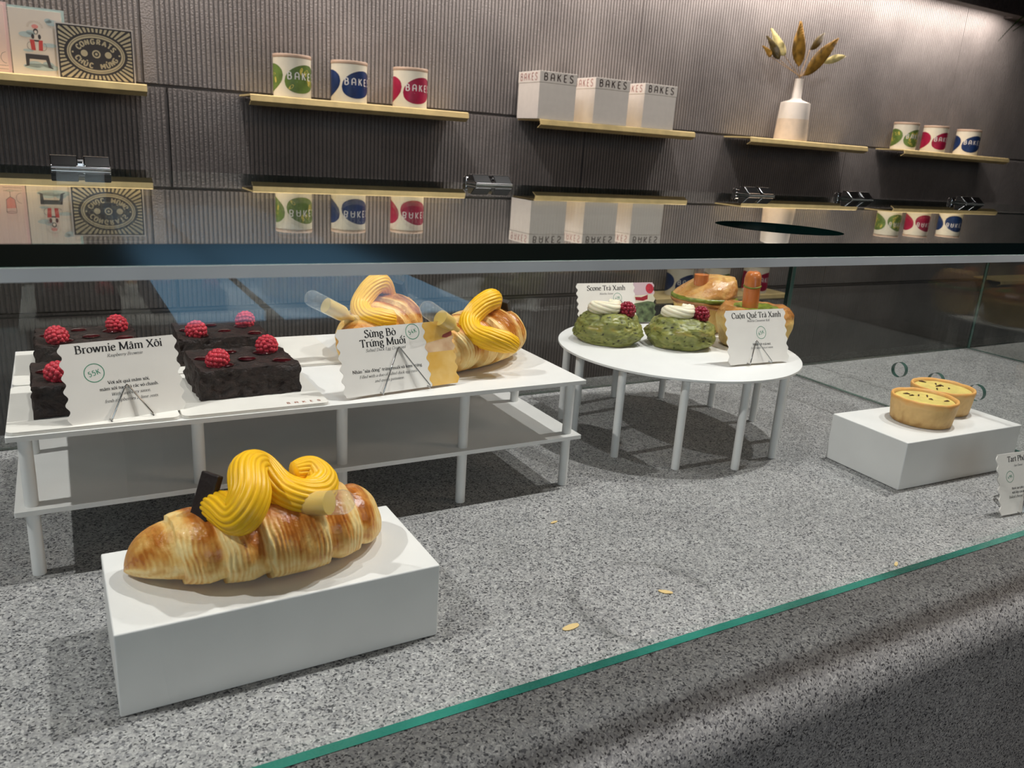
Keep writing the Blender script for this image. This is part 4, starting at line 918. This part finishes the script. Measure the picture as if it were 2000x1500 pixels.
dm = roll_body([(a, b) for a, b, c in prof3], 12.0); dm.v = [(x + 0.22 * max(0, z - 0.052) * 3.0, y - 0.25 * max(0, z - 0.052), z) for x, y, z in dm.v]; o = mk('dome', dm, 'roll', t, smooth=True, attr=True)
pipette(t, (-0.016, -0.008, 0.050), (-0.018, -0.008, 0.1060), 0.0108, 'syrup_orange', 0.60, neck=False)
t = thing('cinnamon_roll', 'matcha cinnamon roll with a full orange pipette, behind the Cuộn Quế Trà Xanh card', 'cinnamon roll', (0.8230, 0.2965, 0.1184), 0, 'matcha cinnamon rolls')
prof3 = dense([(0.040, 0.0004, 0.25), (0.0440, 0.005, 0.2), (0.0490, 0.024, 0.2), (0.0520, 0.040, 0.4), (0.0500, 0.0500, 0.85), (0.043, 0.0565, 0.8), (0.032, 0.0545, 0.7), (0.026, 0.0490, 0.5), (0.0005, 0.0480, 0.4)], 5)
mk('pastry', roll_body([(a, b) for a, b, c in prof3], 6.1), 'roll', t, smooth=True, attr=True)
p = MB(); p.lathe([(0.0330, 0.0525), (0.0290, 0.0560), (0.0240, 0.0545), (0.0190, 0.0505), (0.0005, 0.0500)], 60, fn=lambda q, a, j: Vector((q.x * (1 + 0.1 * nz(math.cos(a), math.sin(a), 9)), q.y * (1 + 0.1 * nz(math.cos(a), math.sin(a), 9)), q.z + 0.002 * nz(q.x * 80, q.y * 80, 2))), capb=False)
mk('matcha_swirl', p, 'matcha', t, smooth=True)
o = pipette(t, (-0.010, 0.002, 0.0490), (-0.013, 0.002, 0.1060), 0.0112, 'syrup_orange', 0.94, neck=False)
p = MB(); p.tube([(0.0113 * math.cos(a), 0.0113 * math.sin(a), 0.034 + 0.0008 * math.sin(2 * a)) for a in [2 * PI * k / 24 for k in range(24)]], 0.0011, 6, closed=True); mk('gap_band', p, 'matcha', o, smooth=True)

# custard tarts on the right block riser
def make_tart(label, loc, rz, seed):
    t = thing('tart', label, 'tart', loc, rz, 'custard tarts')
    R, H = 0.0398, 0.0330; global prof3
    prof = dense([(0.0345, 0.0004, 0.2), (0.0360, 0.002, 0.1), (0.0373, 0.012, 0.38), (0.0387, 0.024, 0.55), (R, 0.0310, 0.9), (R - 0.0008, H, 1.0), (R - 0.0030, H, 0.95), (R - 0.0042, 0.0312, 0.8), (R - 0.0048, 0.026, 0.6)], 3)
    p = MB(); p.lathe([(a, b) for a, b, c in prof], 80, fn=lambda q, a, j: Vector((q.x * (1 + 0.012 * nz(math.cos(a) * 2 + seed, math.sin(a) * 2, q.z * 60)), q.y * (1 + 0.012 * nz(math.cos(a) * 2 + seed, math.sin(a) * 2, q.z * 60)), q.z + (0.0008 * nz(math.cos(a) * 3 + seed, math.sin(a) * 3, 1) if q.z > 0.02 else 0))), attr=lambda q, a, j: max(0, min(1, prof[j][2] + 0.22 * nz(math.cos(a) * 5 + seed, math.sin(a) * 5, q.z * 90) + 0.16 * nz(math.cos(a) * 19 + seed, math.sin(a) * 19, q.z * 400))), capt=False)
    mk('shell', p, 'tart', t, smooth=True, attr=True)
    p = MB(); p.lathe([(R - 0.0043, 0.0290), (R - 0.006, 0.0297), (0.02, 0.0302), (0.0005, 0.0303)], 64); mk('custard', p, 'custard', t, smooth=True)
    rnd = random.Random(int(seed * 10)); p = MB()
    for i in range(6):
        a, r = rnd.uniform(0, 2 * PI), rnd.uniform(0.004, 0.030); x, y = r * math.cos(a), r * math.sin(a); b = rnd.uniform(0, PI); l = rnd.uniform(0.002, 0.0048)
        p.tube([(x - l * math.cos(b), y - l * math.sin(b), 0.0306), (x + 0.001, y, 0.0312), (x + l * math.cos(b), y + l * math.sin(b), 0.0308)], [0.0004, 0.0011, 0.0004], 6)
    o = mk('flecks', p, 'fleck', t, smooth=True)
    return t
make_tart('small round custard tart nearer the front on the right block riser', (0.9330, 0.0990, 0.0608), 0.3, 1.3)
make_tart('small round custard tart behind the other on the right block riser', (1.0080, 0.1235, 0.0608), 1.9, 4.6)

# loose pastry flakes on the granite
for (x, y, s, a), lab in (((0.3210, -0.0317, 0.0085, 0.1), 'largest pastry flake, on the granite below the middle of the case'), ((0.4272, -0.0202, 0.0065, -0.7), 'small pastry flake on the open granite right of the largest flake'),
                          ((0.4070, 0.1313, 0.0045, 0.2), 'tiny pastry flake on the granite near the right leg of the tiered stand'), ((0.6715, -0.0700, 0.0050, 0.5), 'tiny pastry flake beside the foot of the front glass at right')):
    p = MB(); n = 12; pts = [(s * math.cos(2 * PI * k / n) * (1 + 0.3 * nz(k, s * 900, 1)), s * 0.36 * math.sin(2 * PI * k / n) * (1 + 0.4 * nz(k, s * 700, 4))) for k in range(n)]
    p.poly(pts, 0, 0.0006); o = mk('pastry_flake', p, 'flake'); o.location = (x, y, 0.0004); o.rotation_euler = (0.05, 0, a)
    tag(o, lab, 'pastry flake', 'loose pastry flakes')

# ------------------------------------------------------------------ shelves on the back wall and what stands on them
ZT = 0.4760
def wall_shelf(label, x0, x1, zt):
    P = [(2.6885, zt), (2.508, zt), (2.500, zt - 0.003), (2.496, zt - 0.022), (2.522, zt - 0.036), (2.5235, zt - 0.034), (2.5005, zt - 0.0215), (2.506, zt - 0.006), (2.6885, zt - 0.006)]
    p = MB(); n = len(P)
    p.add([(x0, y, z) for y, z in P] + [(x1, y, z) for y, z in P], [(i, n + i, n + (i + 1) % n, (i + 1) % n) for i in range(n)] + [tuple(range(n)), tuple(range(n, 2 * n))[::-1]])
    return tag(mk('wall_shelf', p, 'brass'), label, 'shelf', 'brass wall shelves')
wall_shelf('brass wall shelf under the greeting cards at far left', -0.62, 0.2915, ZT)
wall_shelf('brass wall shelf under the three tins left of the cake boxes', 0.6160, 1.4480, ZT)
wall_shelf('brass wall shelf under the three white cake boxes', 1.7780, 2.6150, ZT)
wall_shelf('brass wall shelf under the white vase', 2.9700, 3.8300, ZT + 0.002)
wall_shelf('brass wall shelf under the three tins at far right, right of the vase', 4.1400, 5.1500, ZT + 0.006)
ZL = -0.3020
wall_shelf('lower brass wall shelf seen through the glass, under three tins', 2.5000, 3.4000, ZL)
wall_shelf('short end of a lower brass wall shelf seen through the glass at far right', 5.3800, 6.3000, ZL + 0.02)

def make_tin(label, loc, face, mat, R=0.0655, H=0.143, group='lettered biscuit tins'):
    t = thing('biscuit_tin', label, 'tin', loc, 0, group)
    p = MB(); p.lathe([(R - 0.001, 0.0), (R, 0.001), (R, H - 0.012)], 64); mk('body', p, 'cream_tin', t, smooth=True, autosmooth=40)
    p = MB(); p.lathe([(R + 0.0005, H - 0.012), (R + 0.0012, H - 0.011), (R + 0.0012, H - 0.002), (R, H)], 64); mk('lid', p, 'tin_lid', t, smooth=True, autosmooth=40)
    xf = lambda d: (lambda s, z: ((R + d) * math.cos(face + s), (R + d) * math.sin(face + s), z))
    p = MB()
    for c in (0.62, 0.62 - 2.15, 0.62 + 2.15):
        N = 40
        def hgt(q): return max(0.0, 1 - q * q) ** 0.5
        for i in range(N):
            q0, q1 = -1 + 2 * i / N, -1 + 2 * (i + 1) / N; aw = 1.03
            zc0, zc1 = 0.062 + 0.010 * q0, 0.062 + 0.010 * q1
            h0, h1 = 0.047 * hgt(q0), 0.047 * hgt(q1); x = xf(0.0005)
            p.add([x(c + aw * q0, zc0 - h0), x(c + aw * q1, zc1 - h1), x(c + aw * q1, zc1 + h1), x(c + aw * q0, zc0 + h0)], [(0, 1, 2, 3)])
    if mat == 'tin_green':
        rnd = random.Random(int(loc[0] * 100))
        for cc in (0.62, 0.62 - 2.15, 0.62 + 2.15):
            for k in range(13):
                u, w_ = rnd.uniform(-0.85, 0.85), rnd.uniform(-0.8, 0.8)
                if u * u + w_ * w_ > 0.8: continue
                r0 = rnd.uniform(0, PI); e = ell(cc + u * 1.0, 0.062 + 0.010 * u + w_ * 0.040, 0.17, 0.17, 12)
                e = [(cc + u * 1.0 + 0.20 * math.cos(2 * PI * q / 12) * math.cos(r0) - 0.085 * math.sin(2 * PI * q / 12) * math.sin(r0), 0.062 + 0.010 * u + w_ * 0.038 + R * (0.20 * math.cos(2 * PI * q / 12) * math.sin(r0) + 0.085 * math.sin(2 * PI * q / 12) * math.cos(r0)) * 0.8) for q in range(12)]
                e = [(a_, z_) for a_, z_ in e]
                fill(p, e, lambda s, z: xf(0.0007)(s, z), 1)
    o = mk('printed_blob', p, [mat, 'tin_leaf'] if mat == 'tin_green' else mat, t, smooth=True)
    p = MB(); text(p, 'BAKES', 0.0225, 0.62 * R, 0.060, lambda x, y: xf(0.0009)(x / R, y), sans=True, track=24, weight=9); fill(p, [(0.0, 0.0)] * 0 or [(0.25, 0.0515), (1.0, 0.0515), (1.0, 0.0530), (0.25, 0.0530)], lambda s, z: xf(0.0009)(s, z))
    mk('lettering', p, 'white_ink', t)
    return t
zt = ZT + 0.0005
fa = lambda x: math.atan2(-0.48 - 2.58, -0.01 - x)
make_tin('green lettered biscuit tin, leftmost on the shelf left of the cake boxes', (0.780, 2.58, zt), fa(0.780), 'tin_green')
make_tin('blue lettered biscuit tin between the green and red tins, left of the cake boxes', (0.990, 2.58, zt), fa(0.990), 'tin_blue')
make_tin('red lettered biscuit tin nearest the cake boxes', (1.232, 2.58, zt), fa(1.232), 'tin_red')
make_tin('green lettered biscuit tin nearest the vase, on the far right shelf', (4.240, 2.59, zt + 0.006), fa(4.24) + 0.35, 'tin_green', 0.0665, 0.146)
make_tin('red lettered biscuit tin in the middle of the far right shelf', (4.510, 2.59, zt + 0.006), fa(4.51) + 0.25, 'tin_red', 0.0665, 0.146)
make_tin('blue lettered biscuit tin at the right end of the far right shelf', (4.830, 2.59, zt + 0.006), fa(4.83) + 0.0, 'tin_blue', 0.0665, 0.146)
zl = ZL + 0.0005
make_tin('blue lettered biscuit tin seen through the glass behind the cinnamon rolls', (2.700, 2.58, zl), fa(2.70) + 0.15, 'tin_blue', 0.066, 0.150)
make_tin('green lettered biscuit tin seen through the glass between the two pipettes', (2.945, 2.58, zl), fa(2.945) + 0.2, 'tin_green', 0.066, 0.150)
make_tin('red lettered biscuit tin seen through the glass at right behind the front roll', (3.225, 2.58, zl), fa(3.225) + 0.3, 'tin_red', 0.066, 0.150)

def make_box(label, loc):
    t = thing('cake_box', label, 'box', loc, 0, 'lettered white cake boxes'); w, d, h, lh = 0.183, 0.176, 0.186, 0.044
    p = MB(); p.box((0.0015, 0.0015, 0), (w - 0.0015, d - 0.0015, h - 0.01)); mk('base', p, 'box', t, bevel=0.001)
    p = MB(); p.box((0, 0, h - lh), (w, d, h)); mk('lid', p, 'box', t, bevel=0.001)
    p = MB(); text(p, 'BAKES', 0.0270, w / 2, h - lh + 0.009, lambda x, y: (x, -0.0006, y), sans=True, track=27, weight=9); mk('front_lettering', p, 'box_ink', t)
    p = MB(); text(p, 'BAKES', 0.0270, d / 2, h - lh + 0.009, lambda x, y: (-0.0006, d - x, y), sans=True, track=24, weight=8); mk('side_lettering', p, 'box_ink_pale', t)
for x, lab in ((1.766, 'white lettered cake box nearest the red tin, leftmost of three'), (2.042, 'white lettered cake box in the middle of three'), (2.306, 'white lettered cake box nearest the vase, rightmost of three')):
    make_box(lab, (x, 2.5095, zt))

v = thing('vase', 'tall white and sand ceramic bottle vase on the shelf right of the cake boxes', 'vase', (3.343, 2.60, zt + 0.002))
p = MB(); p.lathe([(0.080, 0), (0.083, 0.003), (0.0805, 0.05), (0.0780, 0.105)], 56, capt=False); o = mk('base', p, 'vase_tan', v, smooth=True, autosmooth=40); o['label'] = 'sand coloured lower body'
p = MB(); p.lathe([(0.0780, 0.105), (0.0735, 0.180), (0.0725, 0.184), (0.030, 0.199), (0.0235, 0.208), (0.0195, 0.296), (0.0205, 0.300), (0.0165, 0.300), (0.015, 0.25)], 56, capb=False); o = mk('neck', p, 'vase', v, smooth=True, autosmooth=40); o['label'] = 'white shoulder and slim neck'
br = thing('dried_branch', 'spray of dried golden and olive leaves standing in the vase', 'dried leaves', (3.343, 2.60, zt + 0.26))
OX, OZ = 3.343, zt + 0.26
def leaf(a, b, w, bend, mat, dy):
    A = Vector((a[0] - OX, dy[0], a[1] - OZ)); Bv = Vector((b[0] - OX, dy[1], b[1] - OZ)); d = Bv - A; side = Vector((d.z, 0, -d.x)).normalized(); p = MB(); N = 16; V = []
    for i in range(N + 1):
        q = i / N; c = A + d * q + side * bend * math.sin(PI * q) + Vector((0, -0.012 * math.sin(PI * q), 0)); ww = w * (math.sin(PI * min(1, q ** 0.8)) ** 0.9) * (1 - 0.25 * q) * 1.35 + 0.0006
        V += [c - side * ww + Vector((0, -0.006, 0)), c + Vector((0, 0.004, 0)), c + side * ww + Vector((0, -0.008, 0))]
    V2 = [x + Vector((0, 0.0012, 0)) for x in V]; m = len(V)
    F = []
    for i in range(N):
        for c in (0, 1):
            k = 3 * i + c; F.append((k, k + 1, k + 4, k + 3)); F.append((m + k, m + k + 3, m + k + 4, m + k + 1))
        k = 3 * i; F.append((k, k + 3, m + k + 3, m + k)); F.append((k + 2, m + k + 2, m + k + 5, k + 5))
    p.add(V + V2, F); mk('leaf', p, mat, br, smooth=True)
    s = MB(); s.tube(smooth_path([(0, 0, 0), (0.0, 0, 0.05), tuple(A * 0.6 + Vector((0, 0, 0.02))), tuple(A)], 6), 0.0016, 6); mk('stem', s, 'stem', br, smooth=True)
for q in (((3.122, 0.862), (3.038, 0.899), 0.012, -0.008, 'leaf_gold', (0, -0.02)), ((3.190, 0.857), (3.075, 0.949), 0.020, -0.010, 'leaf_dark', (0.01, 0.0)), ((3.225, 0.877), (3.118, 0.989), 0.024, -0.018, 'leaf_pale', (0.01, 0.02)),
          ((3.311, 0.834), (3.267, 1.037), 0.036, -0.022, 'leaf_gold', (-0.01, -0.02)), ((3.408, 0.923), (3.502, 1.015), 0.017, -0.006, 'leaf_dark', (0.02, 0.03)), ((3.346, 0.793), (3.542, 0.991), 0.030, -0.010, 'leaf_gold', (-0.02, -0.03)),
          ((3.437, 0.866), (3.512, 0.946), 0.018, 0.010, 'leaf_pale', (0.01, 0.01)), ((3.493, 0.869), (3.640, 0.916), 0.015, -0.006, 'leaf_pale', (0, -0.01))): leaf(*q)

# greeting cards, each flat card printed with its own drawing
def gcard(label, loc, w, h, tilt, border, face):
    t = thing('greeting_card', label, 'greeting card', loc, 0, 'greeting cards on the shelf', rx=-tilt)
    p = MB(); p.box((0, 0, 0), (w, 0.0022, h)); mk('envelope', p, border, t)
    p = MB(); p.box((0, -0.0012, 0.0003), (w * 0.945, -0.0001, h * 0.965)); mk('card', p, face, t); return t
f = lambda d: (lambda x, y: (x, d, y))
cw, ch = 0.150, 0.198
g = gcard('greeting card printed with a black legged figure lifting another among clouds', (-0.0760, 2.572, zt), cw, ch, 0.055, 'gc_edge', 'gc_white')
p = MB()
for cx, cy, rx, ry in ((0.115, 0.158, 0.017, 0.009), (0.105, 0.163, 0.010, 0.007), (0.045, 0.118, 0.022, 0.008), (0.055, 0.124, 0.012, 0.007), (0.104, 0.092, 0.020, 0.006), (0.045, 0.072, 0.014, 0.004), (0.078, 0.026, 0.050, 0.010), (0.060, 0.032, 0.020, 0.010), (0.095, 0.034, 0.016, 0.009)): fill(p, ell(cx, cy, rx, ry), f(-0.0016))
mk('printed_clouds', p, 'gc_cloud', g)
p = MB(); F_ = f(-0.0019)
fill(p, [(0.036, 0.062), (0.098, 0.062), (0.103, 0.028), (0.096, 0.026), (0.090, 0.048), (0.046, 0.048), (0.044, 0.028), (0.036, 0.026)], F_, 0)
line(p, [(0.040, 0.028), (0.032, 0.026)], 0.003, F_, 0); line(p, [(0.099, 0.027), (0.108, 0.024)], 0.003, F_, 0)
fill(p, ell(0.069, 0.129, 0.0065, 0.008), F_, 0); fill(p, ell(0.060, 0.114, 0.004, 0.007), F_, 0); fill(p, ell(0.078, 0.114, 0.004, 0.007), F_, 0); fill(p, [(0.062, 0.104), (0.077, 0.104), (0.075, 0.100), (0.064, 0.100)], F_, 0)
fill(p, [(0.051, 0.104), (0.063, 0.104), (0.065, 0.074), (0.054, 0.074)], F_, 1); fill(p, [(0.075, 0.104), (0.086, 0.104), (0.084, 0.074), (0.073, 0.074)], F_, 1)
fill(p, ell(0.068, 0.143, 0.009, 0.006), F_, 2)
line(p, ell(0.052, 0.086, 0.009, 0.011)[6:26], 0.0008, F_, 0); line(p, ell(0.086, 0.086, 0.009, 0.011)[-12:] + ell(0.086, 0.086, 0.009, 0.011)[:8], 0.0008, F_, 0)
F2 = f(-0.0021); fill(p, ell(0.069, 0.127, 0.004, 0.005), F2, 3); fill(p, [(0.064, 0.119), (0.074, 0.119), (0.073, 0.105), (0.065, 0.105)], F_, 3); fill(p, [(0.065, 0.098), (0.073, 0.098), (0.073, 0.076), (0.066, 0.076)], F_, 3)
for k in range(15):
    a = PI * (0.02 + 0.96 * k / 14); line(p, [(0.068 + 0.017 * math.cos(a), 0.140 + 0.014 * math.sin(a)), (0.068 + 0.023 * math.cos(a), 0.140 + 0.020 * math.sin(a))], 0.0006, F_, 4)
mk('printed_figure', p, ['gc_dark', 'gc_red', 'gc_rose', 'gc_white', 'stem'], g)
g = gcard('pale pink greeting card printed with a wine glass, cut by the left edge', (-0.2350, 2.580, zt), 0.156, 0.204, 0.055, 'gc_pink_edge', 'gc_pink')
p = MB(); F_ = f(-0.0016)
fill(p, [(0.0, 0.010), (0.146, 0.010), (0.146, 0.070), (0.0, 0.070)], F_, 2); F_ = f(-0.0018)
fill(p, [(0.100, 0.078), (0.126, 0.076), (0.124, 0.050), (0.113, 0.042), (0.102, 0.050)], F_, 0)
line(p, [(0.099, 0.090), (0.101, 0.050), (0.113, 0.041), (0.125, 0.050), (0.127, 0.088)], 0.0012, F_, 1); line(p, [(0.113, 0.041), (0.113, 0.024)], 0.0012, F_, 1); fill(p, ell(0.113, 0.022, 0.010, 0.003), F_, 3); line(p, ell(0.113, 0.022, 0.010, 0.003), 0.0009, F_, 1); line(p, ell(0.113, 0.090, 0.014, 0.003) , 0.0009, F_, 1)
line(p, ell(0.143, 0.045, 0.014, 0.016)[8:25], 0.0009, F_, 1)
fill(p, [(0.060, 0.010), (0.082, 0.010), (0.082, 0.075), (0.074, 0.090), (0.074, 0.120), (0.068, 0.120), (0.068, 0.090), (0.060, 0.075)], F_, 0)
for z in (0.030, 0.020): line(p, [(0.095, z - 0.008), (0.146, z - 0.008)], 0.0009, F_, 1)
mk('printed_glasses', p, ['gc_rose', 'gc_dark', 'gc_pink', 'gc_white'], g)
gw, gh = 0.212, 0.158
g = thing('greeting_card', 'charcoal and gold greeting card lettered CONGRATS with a sunburst', 'greeting card', (0.0490, 2.550, zt), 0, 'greeting cards on the shelf', rx=-0.05)
p = MB(); p.box((0, 0, 0), (gw, 0.0025, gh)); mk('card', p, 'gc_dark', g)
p = MB(); F_ = f(-0.0010); cx, cy = gw / 2, gh / 2; mx, mz = 0.004, 0.004
for k in range(48):
    a0 = 2 * PI * (k + 0.22) / 48; a1 = 2 * PI * (k + 0.78) / 48; q = []
    for a in (a0, a1):
        dx, dz = math.cos(a) * 1.25, math.sin(a); s = min((gw / 2 - mx) / max(1e-6, abs(dx)), (gh / 2 - mz) / max(1e-6, abs(dz))); e = 1 / math.sqrt((dx / 0.090) ** 2 + (dz / 0.064) ** 2)
        q.append(((cx + dx * min(e, s), cy + dz * min(e, s)), (cx + dx * s, cy + dz * s)))
    fill(p, [q[0][0], q[0][1], q[1][1], q[1][0]], F_)
def ering(rx, ry, w):
    N = 64; V = []
    for k in range(N):
        a = 2 * PI * k / N; V += [F_(cx + (rx - w) * math.cos(a), cy + (ry - w) * math.sin(a)), F_(cx + rx * math.cos(a), cy + ry * math.sin(a))]
    p.add(V, [(2 * k, 2 * k + 1, (2 * k + 3) % (2 * N), (2 * k + 2) % (2 * N)) for k in range(N)])
ering(0.082, 0.058, 0.0035); ering(0.0770, 0.0530, 0.0055)
for dx, r in ((-0.034, 0.0098), (0.034, 0.0098)): fill(p, ell(cx + dx, cy, r, r), F_)
ring(p, cx, cy, 0.0100, 0.0042, F_); fill(p, ell(cx, cy, 0.004, 0.004), F_)
for dx in (-0.066, 0.066): fill(p, ell(cx + dx, cy + 0.001, 0.0028, 0.0028), F_)
mk('sunburst', p, 'gc_gold', g)
def arc_text(s, rx, ry, up):
    p = MB(); n = len(s); size = 0.0140
    for i, chh in enumerate(s):
        if chh == ' ': continue
        a = math.radians((118 - 236 * 0 - (i - (n - 1) / 2) * 0) if False else 0)
        sp = (2.15 if up else 2.35) / max(1, n - 1); a = (PI / 2 - (i - (n - 1) / 2) * sp) if up else (-PI / 2 + (i - (n - 1) / 2) * sp)
        px, pz = cx + rx * math.cos(a), cy + ry * math.sin(a)
        tx, tz = -rx * math.sin(a), ry * math.cos(a); tl = math.hypot(tx, tz); tx, tz = tx / tl, tz / tl
        if up: tx, tz = -tx, -tz
        nx_, nz_ = -tz, tx
        text(p, chh, size, 0, -size / 2, lambda x, y: F_(px + x * tx + y * nx_, pz + x * tz + y * nz_), sans=True, weight=15)
    return p
SA = S_['A']; S_['A'] = S_['a']
mk('lettering', arc_text('CONGRATS', 0.0560, 0.0365, True), 'gc_gold', g); mk('lettering', arc_text('CHÚC MỪNG', 0.0570, 0.0365, False), 'gc_gold', g)
S_['A'] = SA
p = MB(); p.box((-0.004, -0.0016, gh), (gw + 0.003, 0.004, gh + 0.0035)); p.box((gw, -0.0016, 0), (gw + 0.0025, 0.004, gh)); p.box((-0.004, -0.0016, 0), (-0.001, 0.004, gh)); mk('clear_sleeve', p, 'sleeve', g)

# palm fronds of a hanging pot at the far upper right
pl = thing('hanging_plant', 'green palm fronds hanging in at the far upper right corner', 'plant', (5.20, 2.34, 1.05))
p = MB(); p.lathe([(0.07, 0), (0.10, 0.10), (0.11, 0.16), (0.10, 0.16), (0.09, 0.13)], 32); mk('pot', p, 'pot', pl, smooth=True, autosmooth=40)
p = MB(); p.tube([(0, 0, 0.14), (0, 0, 1.1495)], 0.003, 8); p.box((-0.1, -0.004, 0.14), (0.1, 0.004, 0.146)); mk('cord', p, 'pot', pl)
rnd = random.Random(4)
for k in range(16):
    a = 2.2 + 2.0 * k / 15 if k < 10 else rnd.uniform(0, 6.28); L = rnd.uniform(0.34, 0.50); p = MB(); N = 12; V = []
    d = Vector((math.cos(a), math.sin(a), 0)); s = Vector((-d.y, d.x, 0)); hgt = rnd.uniform(0.05, 0.16); dr = rnd.uniform(0.02, 0.16)
    if d.y > 0.3: continue
    for i in range(N + 1):
        q = i / N; c = d * L * q + Vector((0, 0, 0.14 + hgt * math.sin(PI * min(1, q * 0.9)) - dr * q * q)); w = 0.013 * math.sin(PI * min(1, 0.08 + q * 0.92)) + 0.0006
        V += [c - s * w, c + Vector((0, 0, 0.004)), c + s * w, c + Vector((0, 0, -0.0012))]
    F = []
    for i in range(N):
        for j in range(4): F.append((4 * i + j, 4 * i + (j + 1) % 4, 4 * i + 4 + (j + 1) % 4, 4 * i + 4 + j))
    p.add(V, F); mk('frond', p, 'plant', pl, smooth=True)
